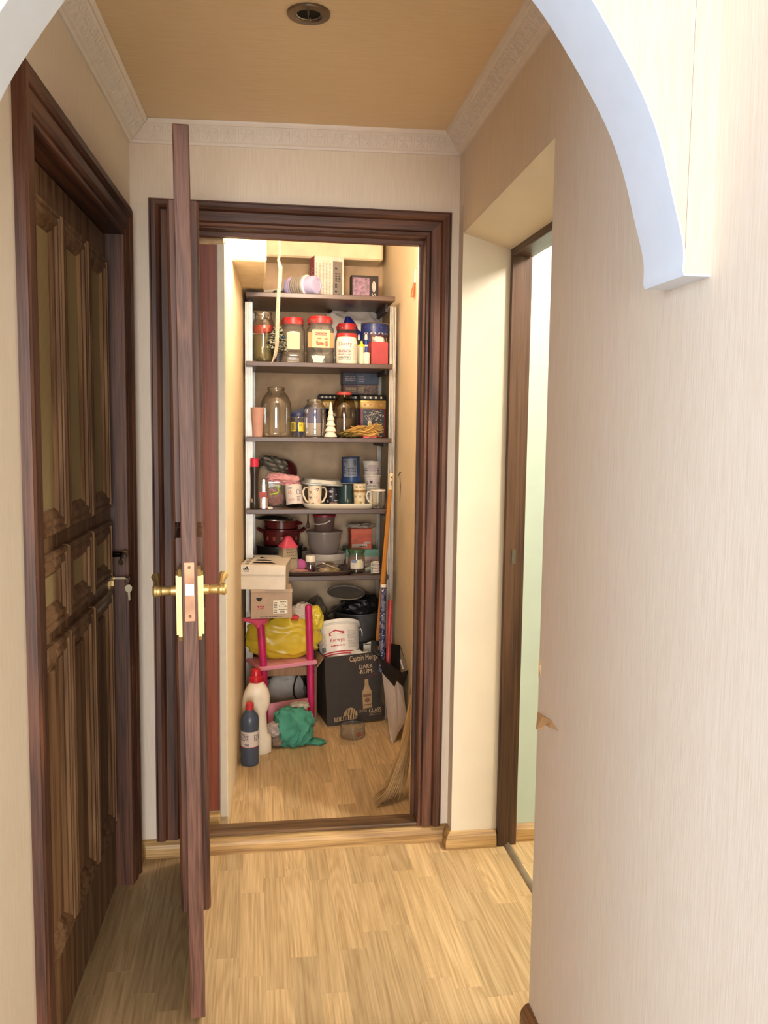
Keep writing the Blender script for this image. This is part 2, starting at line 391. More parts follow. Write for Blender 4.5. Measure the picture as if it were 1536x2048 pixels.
struct('trim_1', MB().box(.513, .667, YJ, YJ+.003, 0, 1.992).add([(a0, YN, 2.002), (.667, YN, 1.948), (.667, YJ, 1.948), (a1, YJ, 1.992), (a0, YN, 2.006), (.667, YN, 1.954), (.667, YJ, 1.954), (a1, YJ, 1.996)],
       [(0, 1, 2, 3), (4, 7, 6, 5), (0, 4, 5, 1), (1, 5, 6, 2), (2, 6, 7, 3), (3, 7, 4, 0)]), CREAM, 'cream painted reveal lining the right doorway')
# torn wallpaper at the doorway edge
def wallpt(u, v, off):
    d = ray(u, v); t = (.5139+AR*CAM.y-CAM.x)/(d.x-AR*d.y); p = CAM+d*t; return Vector((p.x-off, p.y, p.z))
TORN = M((214, 172, 126), .8, var=.05)
def torn(pts):
    n = len(pts); mb = MB(); mb.add([wallpt(u, v, .0012+.004*(k % 3 == 1)) for k, (u, v) in enumerate(pts)]+[wallpt(u, v, -.001) for u, v in pts],
        [tuple(range(n)), tuple(range(2*n-1, n-1, -1))]+[(i, i+n, (i+1) % n+n, (i+1) % n) for i in range(n)]); return mb
part('torn_patch', torn([(1076, 1424), (1090, 1433), (1104, 1441), (1116, 1461), (1103, 1455), (1092, 1450), (1083, 1458), (1076, 1459)]), TORN, wright, False)
part('torn_patch', torn([(1079, 1318), (1083, 1330), (1081, 1350), (1078, 1356)]), TORN, wright, False)
# kitchen side
struct('wall_kitchen', MB().box(.735, 2.7, -.03, .08, 0, 2.62), MINT, 'pale mint wall seen through the right doorway')
struct('wall_kitchen_far', MB().box(2.6, 2.7, -2.6, -.03, 0, 2.62).box(.735, 2.6, -2.7, -2.6, 0, 2.62), MINT, 'mint walls of the room beyond the doorway')
struct('ceiling_kitchen', MB().box(.735, 2.7, -2.7, .08, 2.5, 2.6), CREAM, 'white ceiling of the room beyond the doorway')
kl = thing('ceiling_lamp', 'round white ceiling lamp in the room beyond the doorway', 'lamp', (1.5, -.95, 2.5))
part('base', MB().lathe([(.07, -.02), (.07, 0)], 24), WHITE, kl); part('stem', MB().tube([(0, 0, -.02), (0, 0, -.06)], .008), BRASS, kl); part('bulb', MB().sphere((0, 0, -.085), .03), bulb_mat(), kl)
wl = thing('wall_lamp', 'bare bulb lamp fixed inside the closet above its doorway', 'lamp', (.1, .12, 2.19))
part('socket', MB().lathe([(.03, 0), (.03, .008), (.016, .012), (.016, .04)], 20, Matrix.Rotation(-math.pi/2, 4, 'X')), WHITE, wl); part('bulb', MB().sphere((0, .055, -.004), .024), bulb_mat(), wl)
# closet
def XCL(y): return -.222+.04*(y-.13)
def XCR(y): return .54-.065*(y-.8)
struct('wall_closet_left', MB().prism([(XCL(.13), .13), (XCL(1.6), 1.6), (-.4, 1.6), (-.4, .13)], 0, 2.62, 'XY'), PAPER_CL, 'cream papered left wall of the closet')
struct('wall_closet_right', MB().prism([(XCR(.12), .12), (XCR(1.6), 1.6), (.8, 1.6), (.8, .12)], 0, 2.62, 'XY'), PAPER_CL, 'cream papered right wall of the closet')
struct('wall_closet_back', MB().box(-.4, .8, 1.55, 1.65, 0, 2.62), BACKW, 'stained tan back wall of the closet')
struct('ceiling_closet', MB().box(-.4, .8, .0, 1.65, 2.5, 2.62), CREAM, 'closet ceiling')
# duct and beam in the closet top
d0 = pp(533, 527, .46); zb = pp(500, 522, .46).z
struct('trim_2', MB().bbox(-.24, d0.x, .46, 1.55, zb, 2.5, .006), PLASTER, 'cream boxed duct under the closet ceiling at the left', True)
bz = pp(650, 517, 1.38).z
struct('trim_3', MB().bbox(-.2, .47, 1.38, 1.55, bz, 2.45, .008), PLASTER, 'cream plaster beam above the top shelf', True)
# ceiling and arch
cl = MB(); P4 = [(-.62, -1.5), (.56, -1.5), (.56, .02), (-.62, .02)]
cl.add([(x, y, ZC(x)) for x, y in P4]+[(x, y, 2.64) for x, y in P4], [(0, 1, 2, 3), (7, 6, 5, 4)]+[(i, i+4, (i+1) % 4+4, (i+1) % 4) for i in range(4)])
struct('ceiling', cl, PAPER_CEIL, 'tan papered ceiling of the hallway')
struct('ceiling_room', MB().box(-1.2, .735, -5.2, -1.5, 2.62, 2.7), CREAM, 'ceiling of the room in front of the arch')
half = [(.488, 1.602), (.487, 1.64), (.472, 1.693), (.44, 1.792), (.391, 1.881), (.304, 1.998), (.22, 2.06), (.12, 2.10), (.0, 2.118)]
def smooth_curve(pts, n=6):
    out = []
    for i in range(len(pts)-1):
        p0, p1, p2, p3 = [Vector(pts[min(max(k, 0), len(pts)-1)]) for k in (i-1, i, i+1, i+2)]
        for j in range(n):
            t = j/n; out.append(.5*((2*p1)+(p2-p0)*t+(2*p0-5*p1+4*p2-p3)*t*t+(3*p1-p0-3*p2+p3)*t**3))
    out.append(Vector(pts[-1])); return out
hc = smooth_curve(half); cxA = -.035
curve = [(cxA+p.x, p.y) for p in hc]+[(cxA-p.x, p.y) for p in reversed(hc[:-1])]
outline = [(.492, 1.602)]+curve+[(-.552, 1.602)]
ar = MB(); n = len(outline); Y0, Y1 = -1.62, -1.5
vs = []
for (x, z) in outline: vs += [(x, Y0, z), (x, Y1, z), (x, Y0, 2.62), (x, Y1, 2.62)]
fs = []
for i in range(n-1):
    a, b = 4*i, 4*i+4; fs += [(a, b, b+2, a+2), (a+1, a+3, b+3, b+1), (a, a+1, b+1, b), (a+2, b+2, b+3, a+3)]
fs += [(0, 2, 3, 1), (4*n-4, 4*n-3, 4*n-1, 4*n-2)]
ar.add(vs, fs); struct('wall_arch', ar, PAPER, 'papered arch wall spanning the hallway', False)
li = MB(); vs = []; fs = []
for i, (x, z) in enumerate(outline):
    p = Vector(outline[max(i-1, 0)]); q = Vector(outline[min(i+1, n-1)]); t = (q-p).normalized(); nn = Vector((t.y, -t.x))
    if nn.dot(Vector((cxA, 1.5))-Vector((x, z))) < 0: nn = -nn
    vs += [(x, Y0-.001, z), (x, Y1+.001, z), (x+nn.x*.003, Y0-.001, z+nn.y*.003), (x+nn.x*.003, Y1+.001, z+nn.y*.003)]
for i in range(n-1):
    a, b = 4*i, 4*i+4; fs += [(a, b, b+2, a+2), (a+1, a+3, b+3, b+1), (a+2, b+2, b+3, a+3), (a, a+1, b+1, b)]
li.add(vs, fs); struct('trim_4', li, ARCHW, 'smooth white painted underside of the arch', True)
# cornice with relief ornaments -----------------------------------------
cprof = [(0, -.056), (.006, -.056), (.010, -.050), (.016, -.047), (.052, -.012), (.056, -.012), (.060, -.006), (.062, 0), (0, 0)]
orn = MB()
def arc(cx, cy, r, a0, a1, n=6): return [(cx+r*math.cos(math.radians(a0+(a1-a0)*k/n)), cy+r*math.sin(math.radians(a0+(a1-a0)*k/n)), .0005) for k in range(n+1)]
for s in (-1, 1):
    orn.tube([(s*p[0], p[1], p[2]) for p in arc(.009, .010, .009, -150, 110)], [.0012, .0018, .002, .002, .0018, .0015, .001], 5)
    orn.tube([(s*.002, -.004, 0), (s*.008, -.012, .0005), (s*.013, -.021, 0)], [.0012, .002, .0012], 5)
    orn.tube([(s*.022, .019, 0), (s*.023, 0, .0005), (s*.021, -.02, 0)], [.0016, .0012, .001], 5)
orn.tube([(0, .02, 0), (0, .01, .001), (0, -.004, 0)], [.001, .0025, .001], 6)
orn.tube([(0, -.008, 0), (0, -.014, .0008), (0, -.022, 0)], [.001, .0022, .0012], 6)
orn_me = orn.mesh(True)
def cornice(name, label, p0, p1, side, m0, m1):
    """run from p0 to p1 on the wall line; side = direction into the room; m0/m1 mitre"""
    p0, p1, side = Vector(p0), Vector(p1), Vector(side); dr = (p1-p0).normalized()
    mb = MB(); st = []
    for p, m in ((p0, m0), (p1, m1)):
        st.append((Vector((p.x, p.y, ZC(p.x))), side+dr*m))
    mb.sweep(cprof, st); o = struct(name, mb, STUCCO, label, False)
    L = (p1-p0).length; k = int(L/.052); face = Vector((side.x*.7071, side.y*.7071, -.7071)); up = Vector((side.x*.7071, side.y*.7071, .7071))
    for i in range(k):
        s_ = (i+.5)*L/k; c = p0+dr*s_
        if (s_ < .05 and m0) or (L-s_ < .05 and m1): continue
        c = Vector((c.x, c.y, ZC(c.x)))+side*.034+Vector((0, 0, -.0298))
        x = dr; z = face.normalized(); y = z.cross(x)
        if y.z < 0: x = -x; y = z.cross(x)
        m = Matrix(((x.x, y.x, z.x, c.x), (x.y, y.y, z.y, c.y), (x.z, y.z, z.z, c.z), (0, 0, 0, 1)))
        q = link('ornament', orn_me, STUCCO, o); q.matrix_local = m
    return o
cornice('trim_5', 'white embossed cornice above the closet doorway', (XL(0), 0, 0), (XR(0), 0, 0), (0, -1, 0), 1, -1)
cornice('trim_6', 'white embossed cornice along the left wall', (XL(0), 0, 0), (XL(-1.5), -1.5, 0), (1, -AL, 0), 1, 0)
cornice('trim_7', 'white embossed cornice along the right wall', (XR(0), 0, 0), (XR(-1.5), -1.5, 0), (-1, AR, 0), 1, 0)
# casings -----------------------------------------------------------------
KP = [(0, 0), (0, .010), (.004, .013), (.012, .013), (.015, .009), (.019, .015), (.030, .018), (.050, .018), (.053, .014), (.057, .02), (.066, .025), (.078, .025), (.082, .021), (.086, .021), (.088, 0)]
def piece(mapf, e0, e1, prof=KP):
    n = len(prof); vs = [mapf(w_, t, e(w_)) for e in (e0, e1) for (w_, t) in prof]
    return MB().add(vs, [tuple(range(n)), tuple(range(2*n-1, n-1, -1))]+[(i, (i+1) % n, (i+1) % n+n, i+n) for i in range(n)])
IX0, IX1, IZ = -.357, .405, 1.988
tb = sempty('trim_8', 'dark mahogany moulded casing around the closet doorway')
part('casing_leg', piece(lambda w_, t, s: (IX0-w_, -t, s), lambda w_: .057, lambda w_: IZ+w_*.86), DARKW['Z'], tb, False)
part('casing_leg', piece(lambda w_, t, s: (IX1+w_*.93, -t, s), lambda w_: .057, lambda w_: IZ+w_*.86), DARKW['Z'], tb, False)
part('casing_head', piece(lambda w_, t, s: (s, -t, IZ+w_*.86), lambda w_: IX0-w_, lambda w_: IX1+w_*.93), DARKW['X'], tb, False)
# lining of the opening, with rebate
part('jamb', MB().box(OX0, -.345, -.002, .12, .06, IZ).box(-.345, -.335, .045, .12, .06, IZ-.01), DARKW['Z'], tb, False)
part('jamb', MB().box(.407, OX1, -.002, .12, .03, IZ).box(.3985, .407, .05, .075, .03, IZ-.01), DARKW['Z'], tb, False)
part('lintel', MB().box(OX0, OX1, -.002, .12, 1.985, OZ).box(-.345, .407, .045, .075, 1.972, 1.985), DARKW['X'], tb, False)
struct('trim_9', MB().box(.4065, .412, .072, .135, .03, 1.985), M((226, 204, 168), .5), 'pale plaster edge inside the right closet jamb')
struct('trim_10', MB().bbox(-.36, .408, -.012, .062, .057, .068, .003).bbox(-.36, .408, -.004, .06, .02, .057, .002), wood('sill_wood', (70, 48, 30), (124, 92, 62), 'X', ring=5, freq=9), 'worn dark wooden sill of the closet doorway')
struct('trim_11', MB().box(-.36, -.249, .128, .15, .082, 1.962), REDB, 'reddish brown board filling the gap beside the closet wall')
struct('trim_12', MB().bbox(-.249, -.2225, .122, .15, .06, 1.966, .003), M((214, 200, 178), .4, var=.02), 'cream corner strip at the front of the closet wall', True)
struct('trim_13', MB().bbox(-.36, -.2225, .12, .15, 1.962, 1.99, .006), M((206, 176, 140), .8, bump=.6, scale=60), 'ragged foam and plaster above the reddish board')
wbk = thing('wood_offcut', 'short wooden block behind the door, below the reddish board', 'wood block', (-.29, .11, .03))
part('block', MB().bbox(-.055, .042, -.015, .018, 0, .05, .004), OAK['X'], wbk); part('knot', MB().sphere((-.02, -.0152, .028), .005, 10, 6, sy=.3), M((50, 30, 20), .6), wbk)
# left door casing, in the wall's own frame
lc = sempty('trim_14', 'dark mahogany moulded casing around the left door', (-.4983, 0, 0), (0, 0, -AL))
KPL = [(w_*1.06, t*.9) for w_, t in KP]
part('casing_leg', piece(lambda w_, t, s: (t, DY1+w_, s), lambda w_: 0, lambda w_: DZT+w_, KPL), DARKW['Z'], lc, False)
part('casing_leg', piece(lambda w_, t, s: (t, DY0-w_, s), lambda w_: 0, lambda w_: DZT+w_, KPL), DARKW['Z'], lc, False)
part('casing_head', piece(lambda w_, t, s: (t, s, DZT+w_), lambda w_: DY0-w_, lambda w_: DY1+w_, KPL), DARKW['Y'], lc, False)
part('jamb', MB().box(-.14, .001, DY1, DY1+.02, 0, DZT), DARKW['Z'], lc, False)
part('jamb', MB().box(-.14, .001, DY0-.02, DY0, 0, DZT), DARKW['Z'], lc, False)
part('lintel', MB().box(-.14, .001, DY0-.02, DY1+.02, DZT, DZT+.02), DARKW['Y'], lc, False)
# ---- left door -----------------------------------------------------------
d1 = sempty('door_1', 'closed dark wooden door with nine moulded panels, the upper ones of reeded glass', (-.4983, 0, 0), (0, 0, -AL))
DX = -.040
part('leaf', MB().bbox(DX-.045, DX, DY0+.003, DY1-.003, .006, DZT-.003, .002), DOORW, d1, False)
def reeded():
    m, nt, b = _new('reeded_glass'); N = nt.nodes; L = nt.links
    tc = N.new('ShaderNodeTexCoord'); wv = N.new('ShaderNodeTexWave'); wv.bands_direction = 'Y'; wv.inputs['Scale'].default_value = 75; wv.inputs['Distortion'].default_value = .6; wv.inputs['Detail'].default_value = 1
    L.new(tc.outputs['Object'], wv.inputs['Vector']); r = N.new('ShaderNodeValToRGB'); r.color_ramp.elements[0].color = lin((120, 92, 52)); r.color_ramp.elements[1].color = lin((212, 190, 138))
    L.new(wv.outputs['Fac'], r.inputs['Fac']); L.new(r.outputs['Color'], b.inputs['Base Color']); b.inputs['Roughness'].default_value = .4
    bp = N.new('ShaderNodeBump'); bp.inputs['Strength'].default_value = .5; bp.inputs['Distance'].default_value = .002; L.new(wv.outputs['Fac'], bp.inputs['Height']); L.new(bp.outputs['Normal'], b.inputs['Normal'])
    return m
REEDED = reeded()
FP = [(0, 0), (0, .012), (.004, .017), (.011, .018), (.015, .013), (.023, .017), (.031, .017), (.035, .011), (.044, .010), (.052, .003), (.056, .0015), (.056, 0)]
def mould(y0, y1, z0, z1, x, sgn=1):
    mb = MB(); n = len(FP)
    for k in range(4):
        c = [(y0, z0, 1, 1), (y1, z0, -1, 1), (y1, z1, -1, -1), (y0, z1, 1, -1)]
        a, b = c[k], c[(k+1) % 4]; vs = []
        for q in (a, b):
            for (w_, t) in FP: vs.append((x+sgn*t, q[0]+q[2]*w_, q[1]+q[3]*w_))
        mb.add(vs, [tuple(range(n)), tuple(range(2*n-1, n-1, -1))]+[(i, (i+1) % n, (i+1) % n+n, i+n) for i in range(n)])
    return mb
COLS = [(-.976, -.742), (-.727, -.490), (-.475, -.237)]; ROWS = [(1.151, 1.84, 'g'), (.948, 1.115, 'g'), (.225, .918, 'w')]
for (y0, y1) in COLS:
    for (z0, z1, kd) in ROWS:
        f = part('panel_moulding', mould(y0, y1, z0, z1, DX), DOORW, d1, False)
        if kd == 'g': part('pane', MB().box(DX-.001, DX+.0025, y0+.052, y1-.052, z0+.052, z1-.052), REEDED, f, False)
        else: part('panel', MB().bbox(DX-.001, DX+.006, y0+.062, y1-.062, z0+.062, z1-.062, .005), DOORW, f, False)
hp = part('handle_plate', MB().prism([(-.018, -.078), (.018, -.078), (.02, -.06), (.02, .05), (.012, .07), (0, .078), (-.012, .07), (-.02, .05), (-.02, -.06)], DX, DX+.007, 'YZ'), M((206, 176, 118), .4, metal=.4), d1, False, loc=(0, -.205, .985))
part('lever', MB().tube([(DX, 0, .03), (DX+.035, 0, .03), (DX+.045, -.01, .029), (DX+.047, -.05, .024), (DX+.050, -.09, .020)], [.009, .008, .009, .007, .008], 10), M((64, 50, 40), .2, metal=1), hp)
part('knob', MB().sphere((DX+.044, 0, .03), .011).sphere((DX+.038, 0, .014), .008), BRASS, hp)
part('lock_cylinder', MB().tube([(DX, 0, -.04), (DX+.014, 0, -.04)], .008, 12).box(DX+.006, DX+.013, -.005, .005, -.062, -.045), BRASS, hp)
# keys in the lock
STEEL = M((190, 178, 150), .25, metal=1)
kq = d1.matrix_world
km = Matrix.Translation((-.4983, 0, 0)) @ Matrix.Rotation(-AL, 4, 'Z'); kpos = km @ Vector((DX+.014, -.205, .945))
ky = thing('key_ring', 'two small metal keys on a ring, hanging from the left door lock', 'keys', kpos, (0, 0, -AL))
part('key', MB().box(0, .034, -.0008, .0008, -.003, .003).tube([(.03, 0, .003), (.044, 0, .003)], .0025, 6), STEEL, ky)
part('ring', MB().tube([(.038+.009*math.cos(a*math.pi/8), .0, -.009+.010*math.sin(a*math.pi/8)) for a in range(17)], .0011, 6), STEEL, ky)
part('key', MB().prism([(.034, -.02), (.044, -.019), (.050, -.026), (.049, -.035), (.044, -.041), (.0445, -.062), (.042, -.066), (.039, -.062), (.0375, -.041), (.031, -.037), (.029, -.028)], -.001, .001, 'XZ'), STEEL, ky, False)
# ---- open closet door -------------------------------------------------------
d2 = sempty('door_2', 'open dark wooden closet door seen edge on, brass handles on both faces', (-.262, -.83, .0154), (0, -.0100, .066))
LT = .0172
part('leaf', MB().bbox(-LT, LT, 0, .80, 0, 2.0, .002), EDGEW, d2, False)
for sg in (-1, 1):
    for (y0, y1) in ((.085, .29), (.30, .50), (.51, .715)):
        for (z0, z1, kd) in ((1.151, 1.865, 'g'), (.948, 1.115, 'g'), (.215, .918, 'w')):
            f = part('panel_moulding', mould(y0, y1, z0, z1, sg*LT, sg), DARKW['Z'], d2, False)
            part('pane' if kd == 'g' else 'panel', MB().box(min(sg*LT, sg*(LT+.0025)), max(sg*LT, sg*(LT+.0025)), y0+.04, y1-.04, z0+.04, z1-.04), REEDED if kd == 'g' else DOORW, f, False)
hz = pp(390, 1182, -.8).z-.0154; zt_ = pp(390, 1133, -.8).z-.0154; zb_ = pp(390, 1279, -.8).z-.0154
fz0 = pp(385, 1243, -.83).z-.0154; fz1 = pp(385, 1124, -.83).z-.0154
fp_ = part('lock_faceplate', MB().bbox(-.0115, .0115, -.0015, .002, fz0, fz1, .0008), M((150, 112, 86), .4, metal=.7, var=.15), d2, False)
part('latch', MB().prism([(-.009, 0), (.009, 0), (.009, .005), (-.009, .010)], hz-.002, hz+.022, 'XY', Matrix.Translation((0, -.009, 0))), M((206, 204, 214), .25, metal=.9), fp_)
for z in (fz0+.012, fz1-.012): part('screw', MB().lathe([(.0035, 0), (.003, .0012)], 10, Matrix.Translation((0, -.0015, z)) @ Matrix.Rotation(math.pi/2, 4, 'X')), M((90, 66, 48), .4, metal=.8), fp_)
for sg in (-1, 1):
    P8 = [(.024, zb_), (.064, zb_), (.070, zb_+.01), (.070, zt_-.02), (.060, zt_-.006), (.044, zt_), (.028, zt_-.006), (.018, zt_-.02), (.018, zb_+.01)]
    pl = part('handle_plate', MB().prism(P8, min(sg*LT, sg*(LT+.008)), max(sg*LT, sg*(LT+.008)), 'YZ').prism([(.03, zb_+.012), (.058, zb_+.012), (.058, zt_-.02), (.044, zt_-.012), (.03, zt_-.02)], min(sg*(LT+.008), sg*(LT+.013)), max(sg*(LT+.008), sg*(LT+.013)), 'YZ'), BRASS, d2, False)
    lv = MB().lathe([(.0115, 0), (.0115, .012), (.0085, .014), (.0105, .017), (.0105, .038), (.013, .040), (.0145, .048), (.011, .052)], 14, Matrix.Translation((sg*(LT+.012), .044, hz)) @ Matrix.Rotation(sg*math.pi/2, 4, 'Y'))
    ex = sg*(LT+.052)
    lv.tube([(ex, .040, hz), (ex, .060, hz+.003), (ex+sg*.002, .09, hz+.006), (ex+sg*.005, .12, hz+.010), (ex+sg*.009, .14, hz+.016)], [.009, .0085, .0065, .0075, .011], 10)
    lv.sphere((ex, .042, hz), .0125, 12, 8)
    part('lever', lv, BRASS, pl)
# ---- right doorway frame, strip, baseboards ---------------------------------
kf = sempty('trim_15', 'dark wooden door frame inside the right doorway')
part('post', MB().bbox(.667, .703, -.078, YJ, 0, 1.955, .002), FRAMEW, kf, False); part('post_stop', MB().bbox(.703, .735, -.070, YJ, 0, 1.955, .002), FRAMEW, kf, False)
part('strike_plate', MB().box(.690, .7035, -.0795, -.076, .955, 1.0), M((120, 110, 100), .3, metal=.9), kf, False)
part('head', MB().bbox(.667, .735, YN, -.078, 1.925, 1.957, .002), wood('frame_wood_y', (58, 34, 22), (104, 72, 50), 'Y', rough=.4, ring=3, freq=7), kf, False)
struct('trim_16', MB().lathe([(.013, -.43), (.013, .43)], 14, Matrix.Translation((.703, -.50, -.003)) @ Matrix.Rotation(math.pi/2, 4, 'X')), M((150, 136, 116), .4, metal=.35), 'metal threshold strip across the right doorway', True)
BP = [(0, 0), (.021, 0), (.021, .030), (.018, .042), (.010, .052), (.004, .056), (0, .056)]
struct('baseboard_back', MB().sweep(BP, [((XL(0), 0, 0), (1, -1, 0)), ((.5139, 0, 0), (-1, -1, 0))]), OAK['X'], 'light oak baseboard below the closet sill')
struct('baseboard_reveal', MB().sweep(BP, [((.5139, -.001, 0), (-1, -1, 0)), ((.5129, YJ, 0), (-1, -1, 0)), ((.664, YJ, 0), (0, -1, 0))]), OAK['X'], 'light oak baseboard turning into the right doorway')
struct('baseboard_right', MB().sweep(BP, [((XR(YN), YN+.0, 0), (-1, 0, 0)), ((XR(-3.5), -3.5, 0), (-1, 0, 0))]), wood('brown_base', (108, 70, 40), (160, 114, 70), 'Y', ring=4, freq=10), 'brown baseboard of the right wall in front of the doorway')
struct('baseboard_kitchen', MB().sweep(BP, [((.737, -.03, 0), (0, -1, 0)), ((2.6, -.03, 0), (0, -1, 0))]), OAK['X'], 'light oak baseboard of the room beyond the doorway')
# ---- ceiling light fitting -----------------------------------------------------
lf = thing('recessed_light_fitting', 'empty round metal spotlight fitting set in the hallway ceiling', 'light fitting', (-.011, -.766, ZC(-.011)))
NICK = M((128, 112, 94), .35, metal=.7, var=.1)
part('ring', MB().lathe([(.027, .0), (.0275, -.005), (.030, -.0075), (.046, -.006), (.0475, -.003), (.0475, 0)], 40, cap0=False, cap1=False), NICK, lf)
part('cup', MB().lathe([(.0275, -.005), (.0272, -.0015), (.0005, -.0012)], 30, cap0=False), M((10, 9, 9), .8, var=0), lf)  # flat black disc painted as the dark of the hole; ceiling is uncut
part('inner_rim', MB().lathe([(.0272, -.004), (.0255, -.0025), (.0272, -.001)], 30, cap0=False, cap1=False), M((170, 155, 135), .3, metal=.5), lf)
part('spring_clip', MB().tube([(-.003, -.036, -.006), (-.003, -.036, -.020), (-.003, -.0365, -.022)], [.002, .002, .0012], 8).tube([(-.003, -.0365, -.022), (-.003, -.0365, -.029)], .0011, 8), NICK, lf)
part('wire', MB().tube([(.004, .020, -.0015), (.0045, .012, -.009), (.004, .006, -.012), (.003, .002, -.013)], [.0022, .0022, .0014, .0014], 8), M((168, 152, 132), .5), lf)
# ================================================================ SHELVING
YF, YB = 1.08, 1.54
Z1, Z2, Z3, Z4, Z5 = 1.962, 1.667, 1.3405, 1.022, .722
ZF = .03
SHELFM = wood('shelf_brown', (70, 52, 44), (96, 74, 62), 'X', rough=.35, ring=2, freq=5, bump=.03)
POSTM = M((196, 190, 180), .35, metal=.3, var=.05); GREY = M((120, 116, 112), .45)
sh = thing('shelving_unit', 'tall closet shelving unit with five dark brown shelves on ribbed pale posts', 'shelves', (0, YF, ZF))
def wpart(name, mb, mat, parent, *a, **k):
    """mesh given in world coordinates under a moved parent"""
    o = part(name, mb, mat, parent, *a, **k); bpy.context.view_layer.update()
    o.matrix_parent_inverse = parent.matrix_world.inverted(); return o
bpy.context.view_layer.update()
for z, xr_ in ((Z1, .482), (Z2, .476), (Z3, .474), (Z4, .472), (Z5, .470)):
    wpart('shelf', MB().bbox(-.168, xr_, YF, YB, z-.021, z, .002), SHELFM, sh, False)
def post(xc, yc, w_=.040):
    mb = MB(); poly = [(-w_/2, 0)]
    for k in range(4):
        a = -w_/2+w_*k/4; b = a+w_/4; g = w_*.07; poly += [(a+.0004, -.012), (b-g, -.012), (b-g, -.004), (b, -.004)]
    poly += [(w_/2, 0)]
    return mb.prism([(xc+p[0], yc+p[1]) for p in poly], ZF, Z1-.035, 'XY')
for uc, yc, pw_ in ((498, 1.155, .032), (783, 1.155, .030), (506, 1.53, .020), (758, 1.53, .018)): wpart('post', post(pp(uc, 850, yc).x, yc, pw_), POSTM, sh, False)
for xs in (-.150, .458):
    for z in (Z1, Z2, Z3, Z4, Z5): wpart('bracket', MB().box(xs-.006, xs+.006, 1.165, 1.52, z-.055 if z == Z1 else z-.040, z-.021), M((52, 42, 38), .5), sh, False)

def spot(u0, u1, vt, Y, zb, vb=None):
    """x centre, width, height of a thing standing at depth Y on height zb"""
    vb = vb or (vt+60); xm, w_, zt, _ = px(u0, u1, vt, vb, Y); return xm, w_, zt-zb
def jar_prof(r, h, neck=.62, nh=.12, sh_=.78, foot=.9):
    return [(r*foot, 0), (r, h*.04), (r, h*sh_*.8), (r*.97, h*sh_*.9), (r*.86, h*sh_), (r*neck*1.06, h*(1-nh*1.1)), (r*neck, h*(1-nh)), (r*neck, h*(1-.04)), (r*neck*1.05, h*.985), (r*neck*1.03, h)]
def lid_prof(r, z, h): return [(r*.97, z), (r, z+h*.08), (r, z+h*.85), (r*.95, z+h)]
def t_at(name, label, cat, xm, Y, z, rz=0, group=None, rx=0, ry=0): return thing(name, label, cat, (xm, Y, z), (rx, ry, rz), group)

# ------------------------------------------------------------- top shelf
LAV = M((176, 170, 214), .35); GREYT = glass('pump_bellows', (226, 218, 204), (190, 182, 170), frost=.6, rough=.2)
c0 = pp(578, 561, 1.26); c1 = pp(632, 561, 1.16); ax = Vector((c1.x-c0.x, -.10, 0)).normalized()
pm = thing('bottle_pump', 'lavender and clear hand pump lying on the top shelf', 'water pump', (c0.x, 1.26, Z1+.0505))
rot = ax.to_track_quat('Z', 'Y').to_matrix().to_4x4()
Lp = .155
part('collar', MB().lathe([(.028, -.004), (.040, 0), (.046, .012), (.046, .022), (.043, .024), (.046, .027), (.046, .034), (.044, .036)], 32, rot), LAV, pm)
bel = [(.045, .036)]
for k in range(5): bel += [(.0485, .042+k*.012), (.0485, .046+k*.012), (.0445, .050+k*.012)]
part('bellows', MB().lathe(bel, 32, rot), GREYT, pm)
part('ring', MB().lathe([(.046, .098), (.048, .101), (.048, .108), (.044, .112)], 32, rot), M((222, 218, 224), .3), pm)
part('cap', MB().lathe([(.041, .112), (.041, .150), (.038, .156), (.028, .158), (.027, .156), (.012, .156), (.0005, .156)], 32, rot), M((190, 186, 228), .35), pm)
part('tube', MB().tube([(0, 0, 0), (-.05, .02, -.012), (-.10, .04, -.018), (-.16, .07, -.02)], .010, 10), M((186, 180, 168), .4), pm)
xm, w_, h_ = spot(546, 572, 569, 1.22, Z1)
ad = thing('power_adapter', 'small black plug adapter lying on the top shelf by the duct', 'adapter', (xm, 1.22, Z1), (0, 0, .2))
part('body', MB().bbox(-.03, .02, -.018, .018, 0, .028, .006), BLACK, ad); part('cord', MB().tube([(.02, 0, .012), (.05, 0, .008), (.085, .012, .004)], .004, 8), BLACK, ad)
part('prong', MB().tube([(-.028, -.008, .012), (-.045, -.008, .012)], .0022, 6), STEEL, ad); part('prong', MB().tube([(-.028, .008, .012), (-.045, .008, .012)], .0022, 6), STEEL, ad)
# printed electronics box
xm, w_, h_ = spot(628, 689, 513, 1.27, Z1)
eb = thing('electronics_box', 'tall white and grey printed box with a magenta side, on the top shelf', 'box', (xm, 1.27, Z1), (0, 0, .20))
part('carton', MB().bbox(-w_/2, w_/2, 0, .075, 0, h_, .001), M((212, 204, 192), .5), eb, False)
part('spine', MB().box(-w_/2-.0008, -w_/2+.0002, .001, .074, .001, h_-.001), M((140, 44, 84), .45), eb, False)
t_ = MB(); vs, fs_ = text_geo('ALLE'); vs = fit(vs, .062, .026); t_.add([(-w_/2-.0016, .038-v.y, h_*.62-v.x) for v in vs], fs_); part('lettering', t_, M((226, 206, 214), .5, var=0), eb, False)
part('device_picture', quad(MB(), w_*.12, w_*.44, .004, h_*.90, -.0008), M((120, 112, 106), .5), eb, False)
t_ = MB()
for r_ in range(4):
    for c_ in range(2): quad(t_, w_*(.2+c_*.11), w_*(.2+c_*.11)+w_*.07, h_*(.44+r_*.055), h_*(.44+r_*.055)+h_*.03, -.0016)
for zz in (.08, .2, .3, .35, .72): quad(t_, w_*.19, w_*.27, h_*zz, h_*zz+h_*.04, -.0016)
